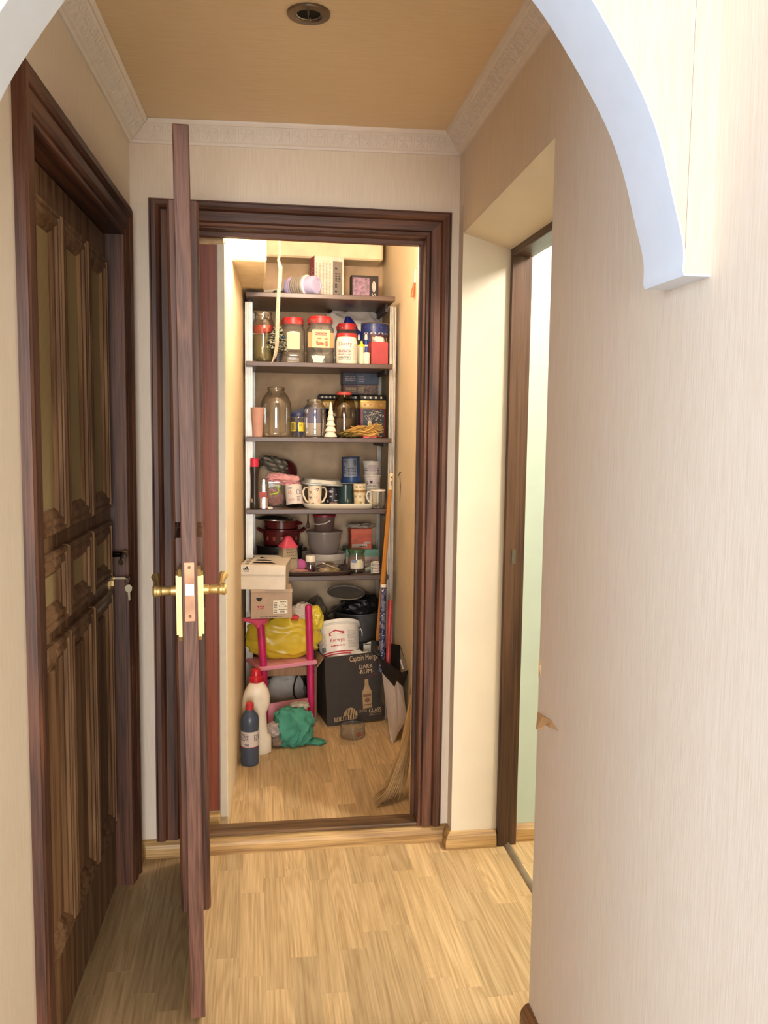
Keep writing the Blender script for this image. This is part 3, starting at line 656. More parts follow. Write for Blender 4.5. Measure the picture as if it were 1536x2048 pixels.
quad(t_, w_*.31, w_*.35, h_*.05, h_*.16, -.0016); part('picture_buttons', t_, PRINT_DK, eb, False)
t_ = MB()
for k in range(5): lines_flat(t_, -w_*.46+k*w_*.115, -w_*.46+k*w_*.115+w_*.05, h_*.12, h_*.86, 26, -.0008, seed=k)
part('small_print', t_, PRINT_GREY, eb, False)
# small black printed box
xm, w_, h_ = spot(703, 757, 551, 1.30, Z1)
bb = thing('black_box', 'small black box with a purple photo print, on the top shelf', 'box', (xm, 1.30, Z1), (0, 0, .05))
part('carton', MB().bbox(-w_/2, w_/2, 0, .06, 0, h_, .001), M((30, 24, 26), .35), bb, False)
part('photo_print', quad(MB(), -w_*.44, w_*.16, h_*.02, h_*.92, -.0008), M((150, 116, 142), .4, var=.35, scale=60), bb, False)
t_ = MB(); disc(t_, w_*.33, h_*.60, w_*.075, h_*.20, -.0008); part('oval_badge', t_, M((198, 190, 186), .4, var=.2, scale=200), bb, False)
part('small_print', lines_flat(MB(), w_*.0, w_*.1, h_*.1, h_*.85, 9, -.0012, 4), PRINT_GREY, bb, False); part('lettering', text_flat(MB(), 'Sat', w_*.33, h_*.2, h_*.3, w_*.14, -.0009, rot=-math.pi/2), M((214, 206, 204), .4, var=0), bb, False)

# ------------------------------------------------------------- second shelf
xm, w_, h_ = spot(504, 549, 625, 1.17, Z2); r_ = w_/2
gj = t_at('glass_jar', 'clear glass jar with a red band inside, leftmost on the second shelf', 'jar', xm, 1.17, Z2)
part('glass', MB().lathe(shell(jar_prof(r_, h_, .76, .12, .84)), 32), GLASS, gj); part('red_band', MB().lathe([(r_*.90, h_*.60), (r_*.93, h_*.63), (r_*.93, h_*.70), (r_*.86, h_*.74)], 32, cap0=False, cap1=False), M((170, 52, 44), .45), gj)
part('contents', MB().lathe([(r_*.8, h_*.04), (r_*.93, h_*.1), (r_*.9, h_*.55), (r_*.1, h_*.57)], 28), glass('jar_haze', (222, 220, 186), (186, 182, 150), frost=.16), gj)
# little artificial tree
xm, w_, h_ = spot(532, 580, 652, 1.125, Z2); xm = pp(555, 690, 1.125).x
xt = t_at('tabletop_tree', 'tiny frosted artificial Christmas tree in a black pot on the second shelf', 'tree', xm, 1.125, Z2)
pot = [(.016, 0), (.017, .002)]
for k in range(6): pot += [(.018+k*.0012, .004+k*.006), (.0172+k*.0012, .008+k*.006)]
part('pot', MB().lathe(pot+[(.026, .042), (.022, .042), (.022, .036), (.001, .036)], 22), M((40, 38, 44), .5), xt)
rd = random.Random(5); nd = MB(); sn = MB()
for k in range(620):
    f = rd.random()**.8; zc = .045+f*(h_-.05); rr = .052*(1-f)**.8+.006; a = rd.uniform(0, 6.283); r0 = rr*rd.uniform(.2, .85)
    p = Vector((r0*math.cos(a), r0*math.sin(a), zc)); d = Vector((math.cos(a+rd.uniform(-.8, .8)), math.sin(a+rd.uniform(-.8, .8)), rd.uniform(-.4, .6))).normalized()*rd.uniform(.008, .014)
    (sn if rd.random() < .5 else nd).tube([p, p+d], [.0022, .0012], 4)
part('needles', nd, M((46, 58, 40), .7), xt, kind='stuff'); part('frosted_tips', sn, M((206, 202, 180), .6), xt, kind='stuff')
part('trunk', MB().tube([(0, 0, .03), (0, 0, h_*.95)], [.004, .001], 6), M((60, 44, 30), .7), xt)
part('bauble', MB().sphere((pp(567, 674, 1.09).x-xm, -.035, pp(567, 674, 1.09).z-Z2), .0085), M((36, 86, 108), .15, metal=.5), xt, label='teal glossy bauble'); part('bauble', MB().sphere((-.038, -.02, .085), .006), M((34, 34, 48), .2, metal=.4), xt)
def plastic_jar(u0, u1, vt, Y, label, name='plastic_jar', lidh=.15, sq=4.5):
    xm, w_, h_ = spot(u0, u1, vt, Y, Z2); r_ = w_/2
    t = t_at(name, label, 'jar', xm, Y, Z2)
    body = [(r_*.90, 0), (r_*.97, h_*.03), (r_*.97, h_*.20), (r_*.90, h_*.24), (r_*.97, h_*.28), (r_*.97, h_*.66), (r_*.93, h_*.74), (r_*.80, h_*.80), (r_*.80, h_*.92)]
    part('body', MB().lathe(shell(body, .0015), 36, sq=sq), PLASTIC, t)
    ld = part('lid', MB().lathe([(r_*.88, h_*(1-lidh)), (r_*.90, h_*(1-lidh)), (r_*.90, h_*(1-lidh*.35)), (r_*.80, h_*(1-lidh*.3)), (r_*.78, h_*.995), (r_*.72, h_), (.001, h_*.995)], 40), RED, t, label='red screw lid')
    return t, r_, h_
t, r_, h_ = plastic_jar(560, 611, 636, 1.22, 'clear plastic jar with red lid and pale label, behind the tiny tree')
part('label', quad(MB(), -r_*.5, r_*.5, h_*.30, h_*.66, -r_*.985), M((222, 204, 168), .6, alpha=1), t, False); t_ = MB(); quad(t_, -r_*.5, r_*.5, h_*.02, h_*.03, -r_*.99); barcode(t_, -r_*.45, r_*.45, h_*.03, h_*.12, -r_*.99); part('barcode', t_, M((150, 138, 120), .6), t, False)
t, r_, h_ = plastic_jar(612, 668, 634, 1.19, 'clear plastic jar with red lid and orange coffee label')
part('label', MB().box(-r_*.62, r_*.62, -r_*.99, -r_*.985, h_*.33, h_*.70), M((240, 208, 150), .5, var=.03), t, False)
for s in (-1, 1): part('label_side', quad(MB(), min(s*r_*.64, s*r_*.9), max(s*r_*.64, s*r_*.9), h_*.33, h_*.64, -r_*.975), M((216, 132, 72), .5), t, False)
part('name_plate', quad(MB(), -r_*.42, r_*.42, h_*.585, h_*.64, -r_*1.0), M((176, 66, 44), .5, var=0), t, False); part('lettering', text_flat(MB(), 'MacCoffee', 0, h_*.612, r_*.76, h_*.032, -r_*1.006), M((250, 232, 204), .5, var=0), t, False)
t_ = MB(); disc(t_, -r_*.12, h_*.52, r_*.16, h_*.02, -r_*1.0); disc(t_, r_*.36, h_*.51, r_*.13, h_*.02, -r_*1.0); disc(t_, -r_*.05, h_*.41, r_*.30, h_*.035, -r_*1.0); disc(t_, -r_*.28, h_*.45, r_*.08, h_*.025, -r_*1.0); quad(t_, r_*.30, r_*.48, h_*.36, h_*.47, -r_*1.0)
part('label_picture', t_, M((168, 96, 62), .5, var=.3, scale=90), t, False)
part('base_label', MB().prism([(-r_*.68, h_*.16), (r_*.30, h_*.16), (r_*.14, h_*.06), (r_*.10, h_*.01), (-r_*.5, h_*.01), (-r_*.56, h_*.08)], -r_*.99, -r_*.985, 'XZ'), M((238, 226, 204), .5, var=.02), t, False)
t, r_, h_ = plastic_jar(670, 717, 648, 1.36, 'clear plastic jar with red lid standing behind the white tub')
# Dusty tub
xm, w_, h_ = spot(671, 715, 668, 1.145, Z2); r_ = w_/2
du = t_at('plastic_tub', 'white plastic tub with red lid and red Dusty lettering', 'tub', xm, 1.145, Z2)
part('body', MB().lathe([(r_*.94, 0), (r_*.98, h_*.03), (r_*.98, h_*.70), (r_*.95, h_*.76), (r_*.88, h_*.82), (r_*.88, h_*.90)], 36), M((240, 230, 212), .4, var=.02), du)
part('lid', MB().lathe(lid_prof(r_*.92, h_*.88, h_*.12), 36), RED, du)
t_ = text_cyl(MB(), 'Dusty', -r_*.22, h_*.63, r_*1.3, h_*.19, r_*.99); part('lettering', t_, PRINT_RED, du, False)
t_ = MB(); lines_cyl(t_, -r_*.9, r_*.38, h_*.30, h_*.50, 5, r_*.99, seed=4); part('text_block', t_, M((130, 72, 84), .6, var=0), du, False)
t_ = MB(); lines_cyl(t_, -r_*.9, r_*.3, h_*.14, h_*.26, 3, r_*.99, seed=8); part('text_block', t_, PRINT_DK, du, False)
t_ = MB(); lines_cyl(t_, r_*.5, r_*1.1, h_*.12, h_*.68, 16, r_*.99, seed=6); part('side_print', t_, M((196, 184, 168), .6, var=0), du, False)
def tiny_bottle(u0, u1, vt, Y, label, body, cap, kind, name='glue_bottle'):
    xm, w_, h_ = spot(u0, u1, vt, Y, Z2); r_ = w_/2; t = t_at(name, label, 'bottle', xm, Y, Z2, group='small bottles on the second shelf')
    if kind == 'flat':
        part('body', MB().lathe([(r_*.95, 0), (r_, h_*.02), (r_, h_*.62), (r_*.9, h_*.66), (r_*.55, h_*.68)], 20), body, t); part('cap', MB().lathe([(r_*.55, h_*.68), (r_*.52, h_), (.0005, h_)], 18), cap, t)
    elif kind == 'nozzle':
        part('body', MB().lathe([(r_*.95, 0), (r_, h_*.02), (r_, h_*.58), (r_*.8, h_*.64), (r_*.6, h_*.66)], 20), body, t); part('collar', MB().lathe([(r_*.66, h_*.66), (r_*.66, h_*.80), (r_*.5, h_*.82)], 18), cap, t)
        part('nozzle', MB().lathe([(r_*.5, h_*.82), (r_*.42, h_*.95), (r_*.2, h_), (.0005, h_)], 16), WHITE, t)
    else:
        part('body', MB().lathe([(r_*.9, 0), (r_*.9, h_*.74), (r_*.6, h_*.77)], 18), body, t); part('cap', MB().lathe([(r_, h_*.74), (r_*.95, h_*.84), (r_*.5, h_*.88), (r_*.42, h_), (.0005, h_)], 18), cap, t)
PALE = M((232, 222, 204), .4, var=.02)
tiny_bottle(713, 722, 669, 1.20, 'slim white bottle with dark collar and white tip beside the Dusty tub', PALE, M((40, 42, 60), .4), 'nozzle')
tiny_bottle(725, 739, 668, 1.215, 'white glue bottle with blue collar and pointed white tip', PALE, BLUE, 'nozzle')
tiny_bottle(718, 728, 682, 1.14, 'thin cream tube with a yellow pointed cap', M((238, 226, 180), .4), M((236, 210, 30), .4), 'pen', 'glue_tube')
tiny_bottle(726, 740, 693, 1.128, 'short white bottle with a flat blue cap', PALE, BLUE, 'flat')
# Christmas tin
xm, w_, h_ = spot(722, 776, 650, 1.36, Z2); r_ = w_/2; h_ += .004
tn = t_at('biscuit_tin', 'round blue tin printed with snowy houses, behind the red box', 'tin', xm, 1.36, Z2)
part('body', MB().lathe([(r_*.97, 0), (r_*.97, h_*.80)], 40), M((70, 78, 118), .35, var=.2, scale=40), tn)
part('lid', MB().lathe([(r_, h_*.78), (r_, h_*.97), (r_*.98, h_), (r_*.9, h_*.99), (.001, h_*.99)], 40), M((62, 72, 128), .35, var=.2, scale=50), tn); part('rim', MB().lathe([(r_*.985, h_*.985), (r_*1.01, h_*.995), (r_*.985, h_*1.005)], 40, cap0=False, cap1=False), BRASS, tn)
for k, a in enumerate((-1.1, -.45, .2, .85)):
    t_ = MB(); t2 = MB(); t3 = MB()
    x0 = a*r_*.9; patch_cyl(t_, x0, x0+r_*.34, h_*.52, h_*.74, r_*.98, n=3)
    vs = [cyl((x0-r_*.06, h_*.74), r_*.985), cyl((x0+r_*.4, h_*.74), r_*.985), cyl((x0+r_*.17, h_*.93), r_*1.006)]; t2.add(vs, [(0, 1, 2)]); patch_cyl(t3, x0+r_*.1, x0+r_*.22, h_*.56, h_*.68, r_*.986, n=2)
    part('house_print', t_, M((126, 58, 44), .5, var=.2), tn, False); part('roof_print', t2, M((226, 222, 218), .5), tn, False); part('window_print', t3, M((232, 196, 110), .5), tn, False)
t_ = patch_cyl(MB(), -r_*1.3, r_*1.3, h_*.3, h_*.5, r_*.98, n=14); part('snow_print', t_, M((206, 198, 176), .5, var=.3, scale=120), tn, False)
# red open box with tissue
xm, w_, h_ = spot(742, 776, 684, 1.135, Z2)
rb = t_at('red_carton', 'small open red box with white tissue on top, right end of the second shelf', 'box', xm, 1.135, Z2, .08)
part('carton', MB().bbox(-w_/2, w_/2, -.004, .07, 0, h_, .001), M((172, 66, 70), .6), rb, False); part('tissue', lump(.026, .026, .018, .15, 3, .2, 6, seed=4, sub=3), WHITE, rb, loc=(.003, .034, h_-.004))
# plastic bag at the back
xm, w_, h_ = spot(626, 772, 621, 1.465, Z2)
pb = t_at('plastic_bag', 'crumpled white plastic bag with a blue patch, at the back of the second shelf', 'bag', xm, 1.472, Z2)
part('bag', lump(w_*.48, .058, h_*.53, .10, 2.0, .16, 5, (.9, .1, .5), seed=11, sub=5, flat=.9), M((214, 204, 192), .4, var=.04), pb)
part('blue_print', MB().loft([(.01, -.046, h_*.45, .080, .010), (.004, -.050, h_*.62, .056, .010), (-.006, -.048, h_*.76, .032, .010), (-.012, -.042, h_*.88, .010, .008)], 20), M((36, 44, 128), .35), pb)

# ------------------------------------------------------------- third shelf
xm, w_, h_ = spot(501, 529, 815, 1.115, Z3); r_ = w_/2
solo('plastic_cup', MB().lathe(shell([(r_*.68, 0), (r_*.7, .002), (r_*.97, h_*.96), (r_, h_*.97), (r_, h_)], .002), 30), M((204, 158, 142), .5, var=.03), 'dusty pink plastic cup at the left end of the third shelf', 'cup', (xm, 1.115, Z3))
xm, w_, h_ = spot(521, 583, 775, 1.22, Z3); r_ = w_/2
solo('glass_jar', MB().lathe(shell([(r_*.86, 0), (r_*.97, h_*.05), (r_, h_*.10), (r_, h_*.58), (r_*.97, h_*.68), (r_*.86, h_*.78), (r_*.66, h_*.87), (r_*.54, h_*.91), (r_*.52, h_*.94), (r_*.57, h_*.965), (r_*.57, h_*.985), (r_*.53, h_)], .003), 40), GLASS, 'large empty three litre glass jar with a narrow mouth, on the third shelf', 'jar', (xm, 1.22, Z3))
xm, w_, h_ = spot(581, 613, 826, 1.21, Z3); r_ = w_/2
yj = t_at('label_jar', 'small glass jar with a yellow label and navy lid', 'jar', xm, 1.21, Z3)
part('glass', MB().lathe(shell([(r_*.85, 0), (r_*.95, h_*.06), (r_*.95, h_*.72), (r_*.86, h_*.80), (r_*.86, h_*.86)], .002), 30), GLASS, yj); part('lid', MB().lathe(lid_prof(r_*.98, h_*.84, h_*.16), 30), M((44, 52, 92), .4), yj)
part('label', patch_cyl(patch_cyl(MB(), -r_*1.25, -r_*.42, h_*.24, h_*.62, r_*.965), -r_*.05, r_*1.2, h_*.24, h_*.62, r_*.965), M((232, 208, 66), .5), yj, False); part('barcode', barcode(MB(), -r_*1.1, -r_*.6, h_*.27, h_*.58, r=r_*.975), PRINT_DK, yj, False); part('number_print', text_cyl(MB(), '82', r_*.22, h_*.5, r_*.3, h_*.08, r_*.975), PRINT_DK, yj, False)
# blue and white carton behind, seen through the jars
x0 = pp(586, 840, 1.44).x; x1 = pp(662, 840, 1.44).x; zt0 = pp(586, 823, 1.44).z-Z3; zt1 = pp(626, 808, 1.44).z-Z3; zm = pp(630, 846, 1.44).z-Z3
bc = t_at('blue_carton', 'navy and white carton with a slanted top behind the glass jars', 'carton', x0, 1.44, Z3)
W_ = x1-x0; part('carton', MB().prism([(0, 0), (W_, 0), (W_, zt1), (W_*.52, zt1), (0, zt0)], 0, .07, 'XZ'), M((28, 36, 84), .4), bc, False); part('white_print', quad(MB(), W_*.3, W_*.98, .004, zm, -.0008), M((214, 196, 180), .5), bc, False); part('blue_print', quad(MB(), W_*.3, W_*.98, zm, zt1*.9, -.0008), M((54, 66, 140), .4), bc, False)
xm, w_, h_ = spot(606, 654, 799, 1.145, Z3); r_ = w_/2
solo('glass_jar', MB().lathe(shell([(r_*.8, 0), (r_*.96, h_*.04), (r_*.92, h_*.12), (r_*.96, h_*.2), (r_*.96, h_*.62), (r_*.92, h_*.68), (r_*.95, h_*.73), (r_*.82, h_*.83), (r_*.66, h_*.89), (r_*.64, h_*.92), (r_*.70, h_*.945), (r_*.70, h_*.98), (r_*.66, h_)], .003), 40), GLASS, 'medium clear glass jar left of the white ceramic tree', 'jar', (xm, 1.145, Z3))
xm, w_, h_ = spot(648, 675, 803, 1.112, Z3); r_ = w_/2; pr = []
for k in range(6):
    z0 = k/6*.93; ra = 1-.145*k; pr += [(r_*ra*.80, h_*(z0+.0)), (r_*ra, h_*(z0+.025)), (r_*ra*.97, h_*(z0+.04)), (r_*(ra*.62), h_*(z0+.15))]
solo('ceramic_tree', MB().lathe(pr+[(r_*.1, h_*.96), (.0008, h_)], 26), M((236, 222, 204), .3, var=.02), 'small white ceramic Christmas tree ornament on the third shelf', 'ornament', (xm, 1.112, Z3))
xm, w_, h_ = spot(664, 712, 784, 1.27, Z3); r_ = w_/2*1.05
dj = t_at('dark_jar', 'smoky glass jar with a red lid, dark contents, on the third shelf', 'jar', xm, 1.27, Z3)
part('glass', MB().lathe(shell([(r_*.85, 0), (r_*.98, h_*.05), (r_, h_*.5), (r_*.95, h_*.66), (r_*.78, h_*.80), (r_*.52, h_*.90), (r_*.5, h_*.93)], .003), 36), DKGLASS, dj); part('lid', MB().lathe(lid_prof(r_*.60, h_*.93, h_*.07), 32), M((200, 78, 70), .45), dj)
part('contents', MB().lathe([(r_*.8, h_*.03), (r_*.93, h_*.07), (r_*.94, h_*.42), (.001, h_*.44)], 28), M((104, 88, 72), .8, var=.2), dj)
def tea_tin(u0, u1, vt, Y, label, d=.085):
    xm, w_, h_ = spot(u0, u1, vt, Y, Z3); t = t_at('tea_tin', label, 'tin', xm, Y, Z3, group='black and gold tins'); W = w_/2
    part('body', MB().bbox(-W, W, 0, d, 0, h_*.80, .006, seg=2), M((108, 30, 34), .35), t); part('band', MB().bbox(-W*1.01, W*1.01, -.001, d+.001, h_*.66, h_*.88, .006, seg=2), M((166, 134, 66), .35, metal=.4), t)
    ld = part('lid', MB().bbox(-W*1.03, W*1.03, -.003, d+.003, h_*.87, h_, .008, seg=2), BLACK, t)
    t_ = MB(); t2 = MB()
    for k in range(4): x = -W*.62+k*W*.41; quad(t_, x-.004, x+.004, h_*.91, h_*.96, -.0036); disc(t2, x, h_*.765, .0055, .0055, -.0016, 12)
    part('lid_studs', t_, M((220, 206, 170), .4), ld, False); part('band_dots', t2, M((196, 112, 84), .4), t, False)
    part('front_print', quad(MB(), -W*.78, W*.86, .004, h_*.655, -.0008), M((24, 20, 24), .35), t, False)
    return t, W, h_
tea_tin(637, 676, 789, 1.44, 'black and gold tin at the back, left of the smoky jar')
tea_tin(690, 742, 790, 1.455, 'black and gold tin at the back under the stacked puzzle boxes')
t, W, h_ = tea_tin(720, 772, 790, 1.30, 'dark red and black tin with a white blossom tree print, at the right post')
rd = random.Random(3); t_ = MB()
for k in range(46): disc(t_, rd.uniform(-W*.7, W*.8), h_*(.40+.24*rd.random()), .0022, .0022, -.0014, 6)
for k in range(5): t_.tube([(-W*.3, -.0012, h_*.36), (-W*.3+rd.uniform(-W*.4, W*.6), -.0012, h_*.5), (-W*.3+rd.uniform(-W*.5, W), -.0012, h_*.6)], .0008, 4)
part('blossom_print', t_, M((214, 196, 178), .5, var=0), t, False); t_ = MB(); disc(t_, -W*.25, h_*.16, W*.22, h_*.13, -.0014); disc(t_, -W*.25, h_*.32, W*.16, h_*.09, -.0014); disc(t_, W*.45, h_*.24, W*.09, h_*.05, -.0014); part('figure_print', t_, M((220, 204, 180), .5, var=.1), t, False)
t_ = MB(); disc(t_, -W*.6, h_*.18, W*.16, h_*.10, -.0016); disc(t_, -W*.25, h_*.30, W*.09, h_*.05, -.0018); part('gold_print', t_, M((196, 168, 62), .4), t, False)
# puzzle boxes on the rear tin
zt = Z3+spot(690, 742, 790, 1.455, Z3)[2]
def puzzle(u0, us, u1, vt, vb, z, label, ca, cb, prc, seed):
    x0 = pp(u0, vt, 1.43).x; xs = pp(us, vt, 1.43).x; x1 = pp(u1, vt, 1.43).x; h = pp(us, vt, 1.43).z-z
    t = t_at('puzzle_box', label, 'box', (x0+x1)/2, 1.42, z, group='stacked boxes on the rear tin'); W = (x1-x0)/2
    part('carton', MB().bbox(-W, W, 0, .105, 0, h, .001), ca, t, False); part('front_print', quad(MB(), xs-x0-W, W, .001, h-.001, -.0008), cb, t, False)
    t_ = MB(); lines_flat(t_, -W*.85, (xs-x0-W)*.9-W*.08, h*.3, h*.75, 3, -.001, seed); lines_flat(t_, xs-x0-W*.9, W*.2, h*.2, h*.8, 3, -.0014, seed+1); part('print', t_, prc, t, False); return h
hh = puzzle(686, 715, 756, 769, 791, zt, 'purple and gold patterned box below the blue one, third shelf', M((88, 54, 66), .5), M((128, 100, 82), .5, var=.4, scale=70), M((190, 160, 100), .5), 3)
puzzle(685, 713, 757, 746, 769, zt+hh, 'slate blue box on top of the purple one, third shelf', M((42, 44, 64), .5), M((66, 80, 100), .5, var=.15), M((170, 150, 160), .5), 9)
# dried wheat
wx = pp(722, 862, 1.12).x
wh = t_at('dried_wheat', 'bunch of dried wheat and leaves lying at the right of the third shelf', 'dried flowers', wx, 1.125, Z3)
rd = random.Random(8); st = MB(); er = MB()
for k in range(70):
    y = rd.uniform(-.03, .035); z0 = rd.uniform(.004, .045); x1 = rd.uniform(.06, .105); z1 = z0+rd.uniform(-.01, .03)
    st.tube([(-.05+rd.uniform(-.03, .03), y*.6, z0*.7+.002), (0, y*.5, z0+.004), (x1*.5, y, z0+.008), (x1, y+rd.uniform(-.01, .01), max(.003, z1))], .0012, 4)
for k in range(80):
    x = rd.uniform(-.035, .055); y = rd.uniform(-.045, .02); z = rd.uniform(.012, .05); d = Vector((rd.uniform(.4, 1), rd.uniform(-.4, .2), rd.uniform(-.3, .4))).normalized()*.026
    er.tube([Vector((x, y, z))-d, Vector((x, y, z)), Vector((x, y, z))+d], [.001, .0042, .001], 5)
part('stems', st, M((186, 150, 84), .7), wh, kind='stuff'); part('ears', er, M((192, 148, 76), .7), wh, kind='stuff')
lf_ = MB(); lf_.add([(0, 0, 0), (.014, .006, .002), (.03, .008, .003), (.048, 0, .001), (.03, -.008, .003), (.014, -.006, .002), (.024, 0, -.001), (.014, .006, .0032), (.03, .008, .0042), (.014, -.006, .0032), (.03, -.008, .0042), (.024, 0, .0005)], [(0, 1, 6), (1, 2, 6), (2, 3, 6), (3, 4, 6), (4, 5, 6), (5, 0, 6), (0, 11, 7), (7, 11, 8), (8, 11, 3), (3, 11, 10), (10, 11, 9), (9, 11, 0)]); lfm = lf_.mesh(True)
for k in range(16):
    a = math.pi+rd.uniform(-1.2, 1.2); o = link('leaf', lfm, M((150, 136, 72), .6, var=.2), wh, (-.045+rd.uniform(-.02, .05), rd.uniform(-.045, .0), rd.uniform(.012, .03)), (rd.uniform(-.5, .5), rd.uniform(.0, .5), a))
    o.scale = (1, 1, 1)
xm = pp(740, 871, 1.09).x; solo('eraser_box', MB().bbox(-.03, .03, -.004, .02, 0, .0085, .0015), M((206, 74, 92), .5), 'flat pink strip at the shelf edge below the dried wheat', 'box', (xm, 1.092, Z3))
# ------------------------------------------------------------- fourth shelf
xm, w_, h_ = spot(500, 518, 917, 1.105, Z4); r_ = w_/2
sb_ = t_at('shampoo_bottle', 'slim dark brown bottle with a crimson cap, left end of the fourth shelf', 'bottle', xm, 1.105, Z4)
part('body', MB().lathe([(r_*.92, 0), (r_*1.02, h_*.02), (r_, h_*.12), (r_*.9, h_*.25), (r_*.86, h_*.5), (r_*.95, h_*.70), (r_, h_*.80), (r_*.95, h_*.84)], 28), M((44, 34, 32), .3), sb_); part('cap', MB().lathe([(r_*.94, h_*.84), (r_*.94, h_*.99), (r_*.85, h_)], 28), M((206, 42, 72), .4), sb_)
part('sticker', patch_cyl(MB(), -r_*.9, -r_*.4, h_*.12, h_*.21, r_*.985), M((190, 160, 110), .4), sb_, False)
xm, w_, h_ = spot(518, 537, 959, 1.125, Z4)
ph = t_at('perfume_flask', 'small square glass flask with a red label, beside the dark bottle', 'flask', xm, 1.125, Z4)
part('glass', MB().lathe(shell([(w_*.5, 0), (w_*.5, h_*.55), (w_*.46, h_*.7), (w_*.4, h_*.95), (w_*.38, h_)], .002), 24, sq=5), GLASS, ph); part('label', quad(MB(), -w_*.48, w_*.3, h_*.40, h_*.58, -w_*.51), M((176, 70, 62), .5), ph, False)
part('contents', MB().lathe([(w_*.44, .003), (w_*.44, h_*.38), (.001, h_*.38)], 20, sq=5), M((206, 170, 152), .6, var=.2, scale=90), ph)
xm = pp(540, 1010, 1.105).x; solo('paper_scrap', lump(.012, .008, .006, .2, 3, .2, 5, seed=3, sub=3), WHITE, 'tiny crumpled white scrap on the fourth shelf edge', 'scrap', (xm, 1.1, Z4))
# clear box with pink cloth and green clip
x0, x1 = pp(524, 985, 1.24).x, pp(572, 985, 1.24).x; h_ = pp(550, 963, 1.2).z-Z4; W = (x1-x0)/2
cb = t_at('clear_container', 'clear plastic food container with a lime green clip, under the pink cloth', 'container', (x0+x1)/2, 1.24, Z4)
part('box', MB().lathe(shell([(W*.86, 0), (W*.9, h_*.05), (W, h_*.95), (W*1.05, h_*.96), (W*1.05, h_)], .0015), 36, sq=7), PLASTIC, cb)
part('clip', MB().tube([(-.018, -W*1.03, h_*.5), (.016, -W*1.05, h_*.56), (.018, -W*1.05, h_*.62), (.018, -W*1.05, h_*.82), (.010, -W*1.03, h_*.84)], .0035, 6), M((176, 206, 40), .4), cb)
solo('pink_cloth', lump(W*.78, W*.72, h_*.40, .14, 2.2, .2, 4, seed=6, sub=4), M((196, 136, 130), .8), 'dusky pink cloth stuffed inside the clear container', 'cloth', ((x0+x1)/2-.004, 1.24, Z4+.004))
# cloth heap
xm, w_, h_ = spot(508, 575, 922, 1.38, Z4)
solo('cloth_bag', lump(.060, .055, (pp(535, 930, 1.36).z-Z4)*.53, .06, 1.6, .08, 3, seed=2, sub=4, flat=.9), M((200, 180, 152), .8), 'beige cloth bundle under the plaid cloth on the fourth shelf', 'cloth', (pp(534, 950, 1.37).x, 1.375, Z4))
zc = pp(545, 944, 1.36).z
def plaid():
    m = M((112, 106, 90), .85, var=.1); m2 = m.copy(); nt = m2.node_tree; N = nt.nodes; L = nt.links; b = N['Principled BSDF']
    tc = N.new('ShaderNodeTexCoord'); w1 = N.new('ShaderNodeTexWave'); w1.bands_direction = 'DIAGONAL'; w1.inputs['Scale'].default_value = 12; L.new(tc.outputs['Object'], w1.inputs['Vector'])
    w2 = N.new('ShaderNodeTexWave'); w2.bands_direction = 'Z'; w2.inputs['Scale'].default_value = 15; L.new(tc.outputs['Object'], w2.inputs['Vector'])
    mx = N.new('ShaderNodeMath'); mx.operation = 'MULTIPLY'; L.new(w1.outputs['Fac'], mx.inputs[0]); L.new(w2.outputs['Fac'], mx.inputs[1]); r = N.new('ShaderNodeValToRGB')
    r.color_ramp.elements[0].color = lin((92, 86, 74)); r.color_ramp.elements[1].color = lin((190, 178, 156)); L.new(mx.outputs[0], r.inputs['Fac']); L.new(r.outputs['Color'], b.inputs['Base Color']); return m2
solo('plaid_cloth', lump(.064, .05, .040, .12, 2.0, .14, 4, (.6, .2, 1), seed=9, sub=5), plaid(), 'grey plaid cloth crumpled on top of the heap', 'cloth', (pp(545, 930, 1.36).x, 1.37, zc+.004), (0, .25, 0))
bp_ = pp(570, 936, 1.46)
bw = t_at('plastic_bowl', 'maroon bowl with a pale rim tilted against the cloth heap', 'bowl', bp_.x, 1.47, bp_.z-.018, rx=.9, ry=.55)
part('bowl', MB().lathe([(.001, .052), (.026, .050), (.050, .034), (.060, .010), (.062, 0), (.058, .0), (.050, .026), (.001, .046)], 32), M((96, 30, 34), .35), bw); part('rim', MB().tube([(.061*math.cos(k*math.pi/16), .061*math.sin(k*math.pi/16), 0) for k in range(33)], .0025, 6), M((206, 190, 176), .5), bw)
solo('pink_cloth', lump(.072, .05, .028, .16, 2.4, .28, 5, (.8, .2, .5), seed=15, sub=5), M((222, 162, 162), .75), 'light pink cloth draped over the rim of the clear container', 'cloth', (pp(566, 955, 1.23).x, 1.235, pp(566, 969, 1.23).z), (0, .12, 0))
# tilted printed can
cp = pp(590, 986, 1.19); r_ = (pp(608, 986, 1.19).x-pp(573, 986, 1.19).x)/2; h_ = pp(590, 965, 1.19).z-pp(590, 1004, 1.19).z
cn = thing('printed_can', 'white paper wrapped can printed with red and blue numbers, tipped back on the fourth shelf', 'can', (cp.x, 1.185, Z4+.010), (-.26, .0, .0)); cn.rotation_euler = (-.26, -.07, 0)
part('can', MB().lathe([(r_*.97, 0), (r_, .002), (r_, h_), (r_*.97, h_+.001)], 36), M((226, 214, 202), .5, var=.03), cn); part('base', MB().lathe([(r_*.9, -.001), (r_*.96, 0)], 32), M((110, 98, 82), .4, metal=.6), cn)
t_ = MB(); text_cyl(t_, '65', -r_*.55, h_*.62, r_*.42, h_*.2, r_*1.005); text_cyl(t_, 'РЕМОНТ', -r_*.35, h_*.22, r_*.8, h_*.11, r_*1.005); text_cyl(t_, '65', r_*1.0, h_*.2, r_*.3, h_*.16, r_*1.005); part('red_print', t_, M((196, 66, 54), .5, var=0), cn, False)
t_ = MB()
